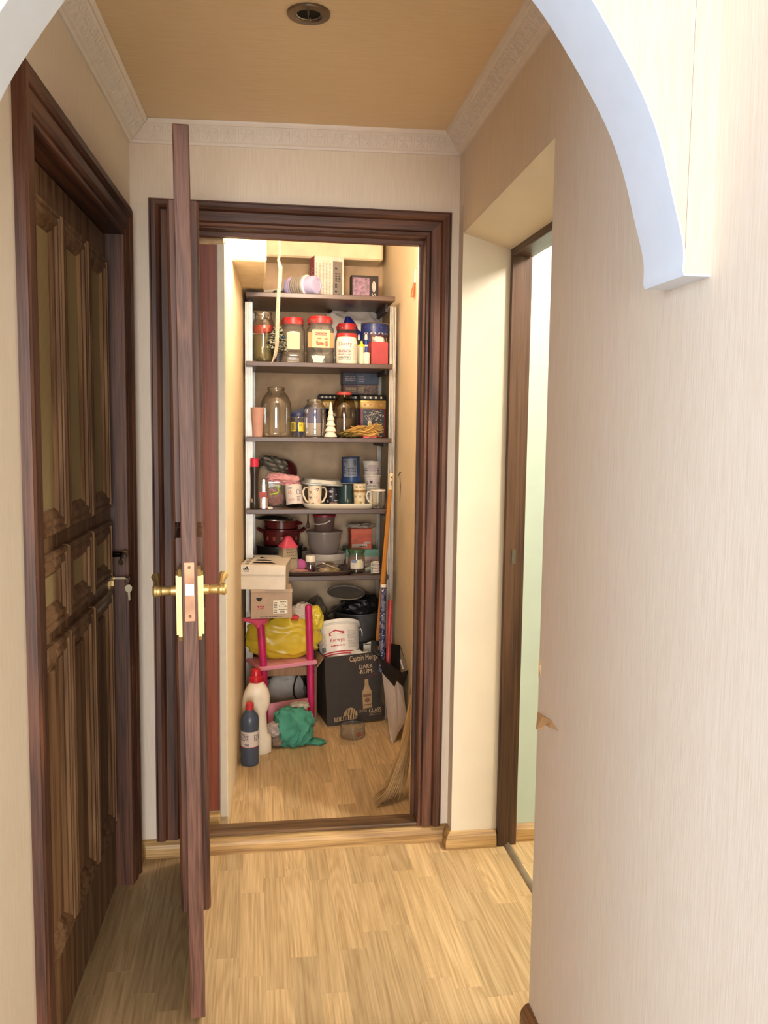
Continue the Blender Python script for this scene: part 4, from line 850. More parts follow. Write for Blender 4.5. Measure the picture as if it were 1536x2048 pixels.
for k in range(10): a = k*.628; t_.tube([cyl((r_*.45+r_*.2*math.cos(a), h_*.6+h_*.13*math.sin(a)), r_*1.005), cyl((r_*.45+r_*.2*math.cos(a+.628), h_*.6+h_*.13*math.sin(a+.628)), r_*1.005)], .0012, 4)
text_cyl(t_, 'Д', r_*.85, h_*.6, r_*.2, h_*.22, r_*1.005); lines_cyl(t_, -r_*.8, -r_*.2, h_*.78, h_*.9, 3, r_*1.005); lines_cyl(t_, r_*.25, r_*.6, h_*.15, h_*.4, 4, r_*1.005); part('blue_print', t_, M((74, 86, 128), .5, var=0), cn, False)
# tray with mugs
x0, x1 = pp(604, 1006, 1.18).x, pp(752, 1006, 1.18).x; W = (x1-x0)/2; tx = (x0+x1)/2; TY = 1.215
ty = t_at('serving_tray', 'cream plastic tray holding the mugs on the fourth shelf', 'tray', tx, TY, Z4)
part('tray', MB().lathe([(.001, 0), (W*.90, 0), (W*.96, .008), (W, .020), (W, .0235), (W*.975, .0235), (W*.94, .012), (W*.9, .008), (.001, .008)], 48, sq=6, sy=.115/W), M((232, 222, 198), .4, var=.02), ty)
part('handle_lip', MB().bbox(-W*1.02, -W*.93, -.03, .03, .017, .026, .004, seg=2), M((232, 222, 198), .4, var=.02), ty)
ZT = Z4+.0085
def mug(u0, u1, vt, Y, label, mat, handle=(1,), taper=.9, name='mug', hs=1.0):
    xm, w_, h_ = spot(u0, u1, vt, Y, ZT); r_ = w_/2
    t = t_at(name, label, 'mug', xm, Y, ZT, group='mugs on the tray'); part('cup', MB().lathe(shell([(r_*taper*.92, 0), (r_*taper, .002), (r_*(taper+1)/2, h_*.5), (r_, h_*.97), (r_, h_)], .003), 32), mat, t)
    for s in handle: part('handle', MB().tube([(s*r_*.92, 0, h_*.86), (s*r_*1.35, 0, h_*.88), (s*r_*1.62*hs, 0, h_*.70), (s*r_*1.55*hs, 0, h_*.48), (s*r_*1.2, 0, h_*.24), (s*r_*.88, 0, h_*.16)], .0042, 8), mat, t)
    return t, r_, h_
CRM = M((236, 220, 196), .3, var=.03)
t, r_, h_ = mug(615, 644, 970, 1.165, 'cream mug with dark heart prints and two handles, at the left of the tray', CRM, (1, -1), .86)
t_ = MB()
for (a, z) in ((-.75, .66), (-.75, .40), (-.35, .10), (.35, .80)):
    x = a*r_; hw = r_*.22; hh = h_*.07; pts = [(x, z*h_-hh), (x+hw, z*h_), (x+hw*.7, z*h_+hh), (x, z*h_+hh*.6), (x-hw*.7, z*h_+hh), (x-hw, z*h_)]
    rr = r_*(.86+.14*z)*1.012; t_.add([cyl(p, rr) for p in pts], [tuple(range(6))])
part('heart_print', t_, M((34, 34, 54), .4, var=0), t, False)
for (a, z) in ((.1, .45), (-.1, .85), (.5, .3)): rr = r_*(.86+.14*z)*1.01; part('pink_print', MB().add([cyl((a*r_+r_*.25*math.cos(k), z*h_+h_*.08*math.sin(k)), rr) for k in (0, 1.05, 2.1, 3.14, 4.19, 5.24)], [tuple(range(6))]), M((232, 176, 160), .4, var=0), t, False)
t, r_, h_ = mug(650, 680, 975, 1.255, 'dark charcoal mug with white cloud prints on the tray', M((64, 56, 60), .35), (-1,), .95)
t_ = MB()
for (a, z, sx_, sz_) in ((-.3, .78, .3, .08), (-.3, .5, .22, .05), (.35, .25, .3, .05), (-.8, .2, .2, .1), (.4, .6, .1, .04)): t_.add([cyl((a*r_+sx_*r_*math.cos(k*.785), z*h_+sz_*h_*math.sin(k*.785)), r_*1.01) for k in range(8)], [tuple(range(8))])
part('cloud_print', t_, M((222, 214, 206), .5, var=0), t, False); part('name_strip', patch_cyl(MB(), -r_*.5, r_*.6, h_*.03, h_*.13, r_*1.01), M((206, 170, 160), .5), t, False)
t, r_, h_ = mug(676, 706, 969, 1.215, 'dark teal mug with a gold flower, in the middle of the tray', M((34, 62, 66), .25), (1,), .97)
t_ = MB()
for k in range(6): a = k*1.047+.5; t_.tube([cyl((r_*.2, h_*.22), r_*1.01), cyl((r_*.2+r_*.22*math.cos(a), h_*.22+h_*.11*math.sin(a)), r_*1.01)], .0009, 4)
part('flower_print', t_, M((176, 160, 110), .4), t, False)
t, r_, h_ = mug(706, 732, 967, 1.195, 'cream patterned mug with a brown band, right of the teal mug', M((222, 206, 170), .35), (), .82)
part('band', patch_cyl(MB(), -r_*1.5, r_*1.5, h_*.60, h_*.72, r_*.955, n=14), M((150, 116, 66), .4), t, False); t_ = MB()
for (a, z) in ((0, .42), (-.8, .42), (.8, .42), (0, .86), (.6, .86), (-.6, .86), (.1, .15)): t_.add([cyl((a*r_+r_*.2*math.cos(k*.785), z*h_+h_*.07*math.sin(k*.785)), r_*(.82+.18*z)*1.015) for k in range(8)], [tuple(range(8))])
part('medallion_print', t_, M((166, 148, 112), .4), t, False)
t, r_, h_ = mug(739, 757, 980, 1.215, 'plain white mug with its handle to the left, behind the clear cup', WHITE, (-1,), 1.0, hs=1.05)
# pans on the mugs
x0, x1 = pp(602, 965, 1.22).x, pp(684, 965, 1.22).x; z0 = pp(684, 976, 1.16).z
bk = thing('baking_pan', 'grey metal baking pan lying upside down across the mugs', 'pan', ((x0+x1)/2, 1.23, pp(643, 965, 1.2).z-.008), (0, .055, 0)); W = (x1-x0)/2
part('pan', MB().lathe([(W, 0), (W*1.0, .004), (W*.95, .006), (W*.86, .022), (.001, .023)], 44, sq=7, sy=.10/W), M((150, 152, 148), .35, metal=.4), bk)
x0, x1 = pp(676, 966, 1.26).x, pp(734, 966, 1.26).x; zl = pp(705, 965, 1.26).z
solo('flat_lid', MB().bbox(-(x1-x0)/2, (x1-x0)/2, -.06, .06, -.005, 0, .002), M((120, 112, 104), .4, metal=.3), 'thin grey flat lid on the mugs under the blue tin', 'lid', ((x0+x1)/2, 1.27, zl))
xm, w_, h_ = spot(683, 723, 914, 1.27, zl)
bt = thing('blue_tin', 'blue tin with a pale label, standing upside down on the flat lid', 'tin', (xm, 1.275, zl), (0, -.04, 0)); r_ = w_/2
part('tin', MB().lathe([(r_*1.0, 0), (r_*1.02, h_*.03), (r_*1.02, h_*.17), (r_*.93, h_*.18), (r_*.90, h_*.97), (r_*.92, h_)], 40), M((34, 64, 110), .35), bt)
part('label', patch_cyl(MB(), -r_*.98, r_*.55, h_*.24, h_*.94, r_*.94, r2=r_*.915, n=10), M((122, 132, 146), .45), bt, False)
t_ = MB(); vs, fs_ = text_geo('1kg'); vs = fit(vs, r_*.4, h_*.14); t_.add([cyl((-r_*.62-v.x, h_*.84-v.y), r_*.945) for v in vs], fs_); lines_cyl(t_, -r_*.4, r_*.45, h_*.30, h_*.62, 5, r_*.95); barcode(t_, r_*.2, r_*.48, h_*.68, h_*.90, r=r_*.945)
for z in (.36, .47, .58): patch_cyl(t_, -r_*.85, -r_*.7, h_*z, h_*(z+.06), r_*.95, n=2)
part('print', t_, M((40, 46, 66), .5, var=0), bt, False)
# yoghurt tubs
ZY = ZT
def tub(u0, u1, vt, vb, Y, label, inv=False, txt=None):
    xm, w_, zt, zb = px(u0, u1, vt, vb, Y); h_ = zt-zb; r_ = w_/2
    t = thing('yoghurt_tub', label, 'tub', (xm, Y, zb), group='stacked white tubs'); part('tub', MB().lathe(shell([(r_*.74, 0), (r_*.76, .002), (r_*.90, h_*.80), (r_*.93, h_*.82), (r_*.95, h_*.90), (r_, h_*.91), (r_, h_)], .0012), 36), M((232, 224, 214), .35, var=.02), t)
    t_ = MB()
    for k in range(3): patch_cyl(t_, -r_*.98, -r_*.5, h_*(.34+k*.15), h_*(.34+k*.15)+h_*.07, r_*(.83+.02*k)); patch_cyl(t_, r_*.55, r_*.98, h_*(.34+k*.15), h_*(.34+k*.15)+h_*.07, r_*(.83+.02*k))
    part('stripe_print', t_, M((40, 36, 62), .5, var=0), t, False)
    part('panel_print', patch_cyl(MB(), -r_*.42, r_*.46, h_*.30, h_*.74, r_*.825, r2=r_*.895), M((206, 192, 196), .5), t, False)
    if txt:
        part('lettering', text_cyl(MB(), txt, -r_*.1, h_*.16, r_*.95, h_*.13, r_*.815), PRINT_DK, t, False); t_ = MB(); t_.add([cyl((-r_*.2+r_*.16*math.cos(k*.785), h_*.5+h_*.16*math.sin(k*.785)), r_*.87) for k in range(8)], [tuple(range(8))]); part('badge', t_, PRINT_DK, t, False)
tub(728, 760, 974, 1001, 1.30, 'lowest of the three stacked white tubs, on the tray')
tub(726, 762, 949, 975, 1.30, 'middle white tub of the stack, lettered with dark stripes', txt='СМЕТАНА')
tub(724, 761, 922, 950, 1.30, 'topmost white tub of the stack on the fourth shelf')
xm, w_, h_ = spot(742, 770, 979, 1.108, Z4); r_ = w_/2
mc = t_at('measuring_cup', 'clear plastic cup with a white rim at the right edge of the fourth shelf', 'cup', xm, 1.108, Z4)
part('cup', MB().lathe(shell([(r_*.66, 0), (r_*.82, h_*.10), (r_*.92, h_*.28), (r_*.97, h_*.95)], .0015), 32), PLASTIC, mc); part('rim', MB().lathe([(r_*.95, h_*.92), (r_*1.03, h_*.93), (r_*1.03, h_), (r_*.95, h_)], 32, cap0=False, cap1=False), WHITE, mc)

# ------------------------------------------------------------- fifth shelf
ENAM = M((88, 22, 25), .22, coat=.3); DKMET = M((34, 30, 30), .3, metal=.3)
PY = 1.36
xm, w_, h_ = spot(512, 606, 1088, PY, Z5); r_ = w_/2
bp2 = t_at('black_pot', 'wide black cooking pot under the red pots on the fifth shelf', 'pot', xm, PY, Z5)
part('body', MB().lathe([(r_*.85, 0), (r_*.93, .006), (r_*.97, h_*.92), (r_, h_*.94), (r_, h_), (.001, h_)], 40), DKMET, bp2); part('handle', MB().tube([(r_*.95, -.03, h_*.75), (r_*1.12, -.028, h_*.8), (r_*1.12, .028, h_*.8), (r_*.95, .03, h_*.75)], .006, 8), DKMET, bp2); part('handle', MB().bbox(-.03, .03, -r_-.022, -r_*.95, h_*.55, h_*.75, .005), DKMET, bp2)
zz = Z5+h_
xm2, w2, h2 = spot(523, 603, 1056, PY, zz); r2 = w2/2
rp = t_at('red_pot', 'large dark red enamel pot with side handles, on the black pot', 'pot', xm2, PY, zz)
part('body', MB().lathe([(r2*.80, 0), (r2*.88, h2*.05), (r2*.96, h2*.9), (r2*1.02, h2*.94), (r2*1.02, h2), (r2*.97, h2), (.001, h2*.98)], 44), ENAM, rp)
for s in (-1, 1): part('handle', MB().tube([(s*r2*.95, -.035, h2*.80), (s*r2*1.16, -.03, h2*.98), (s*r2*1.2, 0, h2*1.0), (s*r2*1.16, .03, h2*.98), (s*r2*.95, .035, h2*.80)], .006, 8), ENAM, rp)
t_ = MB()
for k in range(5): a = -.8+.4*k; t_.add([cyl((a*r2+.009*math.cos(j*1.257), h2*.45+.012*math.sin(j*1.257)), r2*.945) for j in range(5)], [tuple(range(5))])
part('flower_print', t_, M((150, 70, 62), .4), rp, False)
z3 = zz+h2
xm3, w3, h3 = spot(528, 597, 1039, PY, z3); r3 = w3/2
rp2 = t_at('red_saucepan', 'smaller dark red enamel pot stacked on the larger red one', 'pot', xm3, PY, z3)
part('body', MB().lathe([(r3*.9, 0), (r3*.97, h3*.1), (r3*.98, h3*.8), (r3*1.03, h3*.86), (r3*1.03, h3), (.001, h3*.97)], 40), ENAM, rp2)
part('handle', MB().tube([(r3*.95, -.03, h3*.55), (r3*1.15, -.02, h3*.6), (r3*1.15, .02, h3*.6), (r3*.95, .03, h3*.55)], .006, 8), ENAM, rp2)
z4 = z3+h3; xl_ = pp(548, 1034, PY).x
ld_ = thing('pot_lid', 'dark glass pot lid with a metal rim, on top of the red pots', 'lid', (xl_, PY, z4+.001), (0, .035, 0))
part('glass_dome', MB().lathe([(.084, .004), (.07, .012), (.04, .019), (.001, .021)], 36), M((40, 36, 34), .15, coat=.5), ld_); part('rim', MB().lathe([(.083, 0), (.088, .002), (.088, .006), (.083, .008)], 40, cap0=False, cap1=False), M((150, 144, 134), .3, metal=.9), ld_)
# grater
xm, w_, h_ = spot(562, 590, 1092, 1.19, Z5); ht = pp(575, 1071, 1.19).z-Z5; W = w_/2
gr = t_at('box_grater', 'box grater with a pink plastic top behind the white shoebox', 'grater', xm, 1.19, Z5, .35)
part('blades', MB().lathe([(W*1.3, 0), (W*1.28, .004), (W*1.08, h_)], 28, sq=8, mat=Matrix.Identity(4)), M((196, 184, 160), .3, metal=.6), gr)
part('hood', MB().lathe([(W*1.25, h_-.004), (W*1.25, h_), (W*.95, h_+(ht-h_)*.25), (W*.62, h_+(ht-h_)*.6), (W*.45, h_+(ht-h_)*.85), (W*.25, ht), (.001, ht)], 28, sq=6), M((212, 76, 96), .4), gr)
t_ = MB()
for k, z in enumerate((.90, .80, .68, .56)):
    for j in range(5): disc(t_, (-.62+j*.3+(k % 2)*.12)*W, h_*z, .0022, .0026, -W*(1.30-.22*z)-.0012, 8)
part('holes', t_, M((26, 22, 20), .6), gr, False)
# bowl tower
xm, w_, h_ = spot(612, 692, 1104, 1.35, Z5); r_ = w_/2
wt = t_at('white_tub', 'low wide whitish plastic tub under the clear bowl', 'tub', xm, 1.35, Z5); part('tub', MB().lathe(shell([(r_*.86, 0), (r_*.9, h_*.05), (r_*.94, h_*.55), (r_*.98, h_*.57), (r_, h_*.95), (r_, h_)], .0025), 44), M((204, 192, 178), .45, var=.03), wt)
x2, w2, _, zb2 = px(613, 684, 1062, 1108, 1.35); r2 = w2/2; h2 = pp(648, 1062, 1.35).z-zb2
cbw = t_at('clear_bowl', 'large frosted plastic bowl with a pink tinted base, between tub and bucket', 'bowl', x2, 1.35, zb2)
part('bowl', MB().lathe(shell([(r2*.62, 0), (r2*.74, h2*.06), (r2*.9, h2*.5), (r2*.95, h2*.94), (r2*1.02, h2*.95), (r2*1.02, h2)], .002), 44), FROST, cbw); part('base', MB().lathe([(r2*.60, .002), (r2*.7, h2*.10), (.001, h2*.10)], 36), M((170, 66, 82), .4), cbw); part('lid', MB().lathe([(r2*1.03, h2*.97), (r2*1.03, h2*1.02), (r2*.9, h2*1.03), (.001, h2*1.03)], 44), FROST, cbw)
z2 = zb2+h2*1.03; x3, w3, h3 = spot(626, 671, 1028, 1.35, z2); r3 = w3/2
lb = t_at('small_bucket', 'small clear bucket with a dark red lid and white handle, atop the clear bowl', 'bucket', x3, 1.35, z2)
part('pail', MB().lathe(shell([(r3*.80, 0), (r3*.83, h3*.05), (r3*.95, h3*.9)], .0015), 36), glass('rosy_plastic', (206, 176, 170), (160, 110, 106), frost=.35, rough=.2), lb); part('lid', MB().lathe(lid_prof(r3*1.02, h3*.86, h3*.14), 36), M((146, 34, 46), .4), lb)
part('handle', MB().tube([(-r3*.95, -r3*.3, h3*.42), (-r3*.6, -r3*.85, h3*.42), (0, -r3*1.05, h3*.5), (r3*.45, -r3*.95, h3*.66)], .0028, 6), WHITE, lb)
# boxes at right
x0, x1 = pp(692, 1125, 1.33).x, pp(757, 1125, 1.33).x; h_ = pp(725, 1099, 1.33).z-Z5; W = (x1-x0)/2
mb_ = t_at('mint_box', 'mint green and white box under the orange box on the fifth shelf', 'box', (x0+x1)/2, 1.33, Z5); part('carton', MB().bbox(-W, W, 0, .15, 0, h_*.62, .001), M((206, 184, 172), .6), mb_, False); part('lid', MB().bbox(-W*1.01, W*1.01, -.002, .152, h_*.58, h_, .001), M((118, 168, 142), .55), mb_, False); t_ = MB(); lines_flat(t_, W*.1, W*.9, h_*.2, h_*.4, 2, -.001); part('print', t_, M((170, 130, 120), .6), mb_, False)
zo_ = Z5+h_; x0, x1 = pp(702, 1080, 1.34).x, pp(744, 1080, 1.34).x; h2 = pp(722, 1058, 1.34).z-zo_; W = (x1-x0)/2
ob = t_at('orange_box', 'small orange lidded box with a white label and green scribble', 'box', (x0+x1)/2, 1.345, zo_, .03); part('carton', MB().bbox(-W*.97, W*.97, 0, .1, 0, h2*.8, .001), M((214, 98, 70), .6), ob, False); part('lid', MB().bbox(-W, W, -.002, .102, h2*.76, h2, .001), M((222, 108, 80), .6), ob, False)
part('label', quad(quad(MB(), -W*.9, W*.55, h2*.08, h2*.26, -.0012), W*.3, W*.85, h2*.26, h2*.36, -.0012), M((216, 190, 172), .6), ob, False); part('scribble', text_flat(MB(), '64', -W*.55, h2*.44, W*.36, h2*.11, -.0012), M((24, 110, 40), .6), ob, False); t_ = MB(); lines_flat(t_, -W*.2, W*.5, h2*.12, h2*.2, 1, -.002); lines_flat(t_, W*.35, W*.8, h2*.28, h2*.34, 1, -.002); part('print', t_, PRINT_DK, ob, False)
solo('plastic_wrap', lump(.068, .05, .014, .2, 2.6, .3, 5, seed=21, sub=4), M((178, 162, 146), .45), 'crumpled translucent plastic bag on top of the orange box', 'bag', ((x0+x1)/2+.004, 1.40, zo_+h2))
xm, w_, h_ = spot(695, 730, 1098, 1.17, Z5); r_ = w_/2
gl = t_at('green_lid_jar', 'glass jar with a dark green lid and white label on the fifth shelf', 'jar', xm, 1.17, Z5); part('glass', MB().lathe(shell([(r_*.85, 0), (r_*.97, h_*.05), (r_*.97, h_*.66), (r_*.86, h_*.80), (r_*.86, h_*.88)], .0025), 36), GLASS, gl); part('lid', MB().lathe(lid_prof(r_*.96, h_*.86, h_*.14), 36), M((48, 84, 54), .4), gl); part('label', patch_cyl(MB(), -r_*.8, r_*.85, h_*.20, h_*.52, r_*.98, n=10), M((206, 198, 184), .6), gl, False); part('sticker', patch_cyl(MB(), 0, r_*.6, h_*.28, h_*.6, r_*.99), M((214, 206, 168), .6), gl, False); part('blue_print', patch_cyl(MB(), -r_*.7, -r_*.05, h_*.46, h_*.6, r_*.985), M((122, 134, 160), .6), gl, False)
# dark tray with small things
x0, x1 = pp(560, 1142, 1.16).x, pp(705, 1142, 1.16).x; W = (x1-x0)/2; txx = (x0+x1)/2
dt = t_at('dark_tray', 'dark brown oval-cornered tray at the front of the fifth shelf', 'tray', txx, 1.185, Z5, .04)
part('tray', MB().lathe([(.001, 0), (W*.86, 0), (W*.93, .004), (W, .018), (W*.99, .020), (W*.9, .008), (W*.85, .005), (.001, .005)], 44, sq=5, sy=.115/W), M((72, 56, 50), .4), dt); ZD = Z5+.0058
pc = pp(601, 1127, 1.20); pl_ = t_at('container_lid', 'round magenta plastic lid leaning on the dark tray', 'lid', pc.x, 1.205, ZD, rx=math.pi/2-.25); part('disc', MB().lathe([(.001, 0), (.024, 0), (.0265, .002), (.0265, .006), (.023, .006), (.022, .003), (.001, .003)], 32, Matrix.Translation((0, .026, -.003))), M((190, 60, 128), .4), pl_)
xm, w_, h_ = spot(611, 631, 1111, 1.135, ZD); r_ = w_/2
sp = t_at('spice_bottle', 'small clear bottle with a white cap on the dark tray', 'bottle', xm, 1.135, ZD); part('glass', MB().lathe(shell([(r_*.82, 0), (r_*.86, h_*.05), (r_*.86, h_*.52), (r_*.72, h_*.62), (r_*.72, h_*.70)], .0015), 28), GLASS, sp); part('cap', MB().lathe(lid_prof(r_, h_*.66, h_*.34), 28), M((236, 226, 206), .4, var=.02), sp); part('contents', MB().lathe([(r_*.7, h_*.03), (r_*.7, h_*.30), (.001, h_*.3)], 22), glass('rose_fill', (190, 120, 150), (160, 90, 120), frost=.4), sp)
xs = pp(602, 1146, 1.115).x
for k, (r_, c_, lb_) in enumerate(((.040, (228, 210, 186), 'lowest pale saucer of the small stack on the dark tray'), (.036, (222, 196, 170), 'middle pale saucer of the small stack'), (.032, (206, 150, 138), 'top pinkish saucer of the small stack'))):
    solo('saucer', MB().lathe([(.001, 0), (r_*.6, 0), (r_, .005), (r_, .0065), (r_*.6, .003), (.001, .003)], 36), M(c_, .35), lb_, 'saucer', (xs, 1.118, ZD+.0042*k), group='stacked saucers')
xg = pp(660, 1140, 1.12).x
bgx = t_at('snack_bag', 'clear plastic bag with pale odds and ends and a straw, on the dark tray', 'bag', xg, 1.125, ZD)
part('film', lump(.064, .035, .026, .16, 2.5, .25, 5, seed=31, sub=4), glass('film', (226, 220, 210), (190, 182, 170), frost=.06, rough=.08), bgx); part('tissue', lump(.026, .02, .014, .15, 3, .2, 5, seed=12, sub=3), M((226, 202, 178), .7), bgx, loc=(-.024, -.004, .002)); part('peel', lump(.022, .018, .012, .2, 3, .3, 6, seed=14, sub=3), M((206, 190, 120), .7), bgx, loc=(.018, -.004, .002)); part('rod', MB().tube([(-.035, -.01, .048), (.045, -.02, .018)], .0022, 6), WHITE, bgx); part('dark_bit', MB().sphere((.046, .0, .026), .010, 10, 7), BLACK, bgx)
# scrub brush
bx_ = pp(752, 1140, 1.11)
br = t_at('scrub_brush', 'grey scrubbing brush with white bristles at the right of the fifth shelf', 'brush', bx_.x, 1.115, Z5, -.25)
part('back', MB().bbox(-.022, -.014, -.02, .02, .002, .058, .004, seg=2), M((150, 160, 150), .5), br); part('handle', MB().tube([(-.046, 0, .018), (-.018, 0, .03)], [.011, .009], 10), M((120, 130, 118), .5), br); rd = random.Random(2); t_ = MB()
for k in range(90): z = rd.uniform(.006, .056); y = rd.uniform(-.018, .018); t_.tube([(-.015, y, z), (rd.uniform(.006, .016), y+rd.uniform(-.003, .003), z+rd.uniform(-.003, .004))], .0012, 4)
part('bristles', t_, M((220, 208, 196), .6), br, kind='stuff')
hs_ = pp(616, 1040, 1.54); ut = t_at('hanging_utensil', 'dark red slim utensil hanging on the closet back wall', 'utensil', hs_.x, 1.545, hs_.z); part('handle', MB().tube([(0, -.004, .035), (0, -.004, .0), (0, -.004, -.02)], [.0035, .004, .006], 8), M((96, 34, 30), .5), ut); part('blade', MB().bbox(-.008, .008, -.006, -.002, -.042, -.018, .002), M((84, 30, 28), .5), ut)

# ------------------------------------------------------------- shoeboxes
BOXW = M((226, 214, 196), .6, var=.02); BOXT = M((180, 154, 130), .65, var=.03)
Y5 = .93; x0, x1 = pp(482, 1155, Y5).x, pp(574, 1155, Y5).x; zt = pp(530, 1131, Y5).z; zb = pp(530, 1180, Y5).z; yb = pz(535, 1109, zt).y; h_ = zt-zb; W = (x1-x0)/2; D = min(yb-Y5, .30)
wb = thing('shoebox', 'white shoebox with black stripes logo on its lid, on the tan box', 'shoebox', ((x0+x1)/2-.004, Y5+.008, zb), (0, 0, -.13))
part('box', MB().bbox(-W*.985, W*.985, .003, D-.002, 0, h_-.004, .001), BOXW, wb, False)
part('lid', MB().bbox(-W, W, .0, D, h_-.0035, h_, .001).prism([(-W, h_-.002), (W, h_-.002), (W*.985, h_*.70), (W*.94, h_*.64), (W*.88, h_*.615), (-W*.97, h_*.62), (-W, h_*.64)], -.0015, .001, 'XZ'), M((230, 218, 200), .6, var=.02), wb, False)
def stripes(mb, f):
    for (a0, a1, b0, b1) in ((.0, .26, .30, .52), (.33, .58, .62, .92), (.66, .92, .96, 1.36)):
        pass
    for k, (l, t0) in enumerate(((.42, .10), (.72, .38), (1.0, .66))):
        # slanted bar k, from base line upwards
        x0_ = k*.36; top = l
        mb.add([f(x0_, 0), f(x0_+.27, 0), f(x0_+.27-top*.55+.0, top) if False else f(x0_+.27-.30*top, top), f(x0_-.30*top, top*.86)], [(0, 1, 2, 3)])
    return mb
lg = part('logo', stripes(MB(), lambda a, b: (-W*.86+a*.024, -.0022, h_*.80+b*.016)), BLACK, wb, False); part('lettering', text_flat(MB(), 'adidas', -W*.83+.010, h_*.755, .024, .006, -.0022), BLACK, wb, False)
t_ = MB()
for k, (l, y0) in enumerate(((.105, .16), (.075, .40), (.04, .66))): t_.add([(-W*.55+k*.006, D*y0, h_+.0006), (-W*.55+k*.004+l, D*y0, h_+.0006), (-W*.55+k*.004+l-.03, D*(y0+.13), h_+.0006), (-W*.55+k*.006+.004, D*(y0+.13), h_+.0006)], [(0, 1, 2, 3)])
part('lid_stripes', t_, BLACK, wb, False); t_ = MB(); vs, fs_ = text_geo('adidas'); vs = fit(vs, D*.8, W*.22); t_.add([(-W*.80-v.y, D*.47+v.x, h_+.0006) for v in vs], fs_); part('lid_lettering', t_, BLACK, wb, False)
Y6 = .945; x0, x1 = pp(501, 1210, Y6).x, pp(585, 1210, Y6).x; zb6 = pp(545, 1237, Y6).z; h6 = zb-zb6-.0005; W6 = (x1-x0)/2
tb_ = thing('shoebox', 'tan shoebox with red tab logo and size label, under the white shoebox', 'shoebox', ((x0+x1)/2, Y6, zb6), (0, 0, .03))
part('box', MB().bbox(-W6*.985, W6*.985, .002, .235, 0, h6*.92, .001), BOXT, tb_, False); part('lid', MB().bbox(-W6, W6, 0, .237, h6*.89, h6, .001), M((190, 164, 140), .65), tb_, False)
part('hand_hole', MB().prism([(-W6*.74, h6*.72), (-W6*.44, h6*.72), (-W6*.48, h6*.64), (-W6*.55, h6*.59), (-W6*.63, h6*.59), (-W6*.70, h6*.64)], .0009, .0022, 'XZ'), M((40, 32, 28), .7), tb_, False)
part('red_tab', MB().prism([(-W6*.70, h6*.44), (-W6*.34, h6*.44), (-W6*.37, h6*.32), (-W6*.52, h6*.335), (-W6*.67, h6*.32)], .0008, .0022, 'XZ'), M((160, 34, 34), .5), tb_, False); part('lettering', text_flat(MB(), "LEVI'S", -W6*.52, h6*.385, W6*.28, h6*.07, .0004), M((240, 226, 210), .5, var=0), tb_, False)
part('size_label', quad(MB(), W6*.08, W6*.76, h6*.16, h6*.62, .0008), M((236, 224, 198), .5, var=.01), tb_, False); t_ = MB(); lines_flat(t_, W6*.11, W6*.27, h6*.2, h6*.58, 7, .0002, 3); lines_flat(t_, W6*.4, W6*.7, h6*.55, h6*.6, 1, .0002); barcode(t_, W6*.4, W6*.62, h6*.2, h6*.27, .0002); lines_flat(t_, W6*.34, W6*.74, h6*.29, h6*.34, 1, .0002, 5)
t_.tube([(W6*.36, .0, h6*.40), (W6*.37, 0, h6*.46), (W6*.46, 0, h6*.45), (W6*.52, 0, h6*.50), (W6*.58, 0, h6*.48), (W6*.66, 0, h6*.43), (W6*.72, 0, h6*.41), (W6*.5, 0, h6*.39), (W6*.36, 0, h6*.40)], .0006, 4); lines_flat(t_, -W6*.55, W6*.5, h6*.05, h6*.08, 1, .0004, 9); part('print', t_, PRINT_DK, tb_, False)
# ================================================================ CLOSET FLOOR
MAG = M((196, 34, 96), .38, var=.04); PINK = M((226, 150, 166), .45, var=.03); STOOLW = wood('stool_wood', (126, 84, 50), (172, 126, 82), 'Z', rough=.5, ring=3, freq=9)
# wooden stool at the back
sx0, sx1 = pp(506, 1335, 1.14).x, pp(634, 1335, 1.14).x; zs = pp(575, 1326, 1.14).z
ws = t_at('wooden_stool', 'plain wooden stool behind the pink chair', 'stool', (sx0+sx1)/2, 1.14, ZF); W = (sx1-sx0)/2; H = zs-ZF
part('seat', MB().bbox(-W, W, -.01, .26, H-.02, H, .003), wood('stool_wood_x', (126, 84, 50), (172, 126, 82), 'X', ring=3, freq=9), ws, False)
for s in (-1, 1):
    for y in (.0, .23): part('leg', MB().bbox(s*W-.014-(s*.014), s*W+.014-(s*.014), y, y+.03, 0, H-.02, .002), STOOLW, ws, False)
part('apron', MB().bbox(-W+.028, W-.028, .004, .022, H-.062, H-.02, .002), STOOLW, ws, False)
for s in (-1, 1): part('screw', MB().sphere((s*W-s*.014, -.0005, H-.045), .0035, 8, 5, sy=.3), BLACK, ws)
# pink chair
ra = pp(622, 1450, 1.05); zf2 = ZF
R0 = pz(622, 1451, ZF); R0 = Vector((R0.x, min(R0.y, 1.085), ZF)); zsr = pp(625, 1322, R0.y).z
Ls = pz(527, 1334, zsr); L0 = Vector((Ls.x, Ls.y, ZF))
pc_ = t_at('pink_chair', 'childrens pink plastic chair with magenta posts holding a yellow bag', 'chair', R0.x, R0.y, ZF)
def rel(p): return Vector(p)-Vector((R0.x, R0.y, ZF))
ztr = pp(617, 1216, R0.y).z; ztl = pp(520, 1242, L0.y).z; tr = .0165
part('post', MB().tube([rel((R0.x, R0.y, ZF)), rel((R0.x-.004, R0.y, zsr)), rel((pp(617, 1216, R0.y).x, R0.y, ztr))], tr, 16), MAG, pc_)
part('post', MB().tube([rel((L0.x+.006, L0.y, ZF)), rel((L0.x, L0.y, zsr)), rel((pp(521, 1242, L0.y).x, L0.y, ztl))], tr, 16), MAG, pc_)
dr = (R0-L0); dr.z = 0; dl = dr.length; dr.normalize(); bk_ = Vector((-dr.y, dr.x, 0))
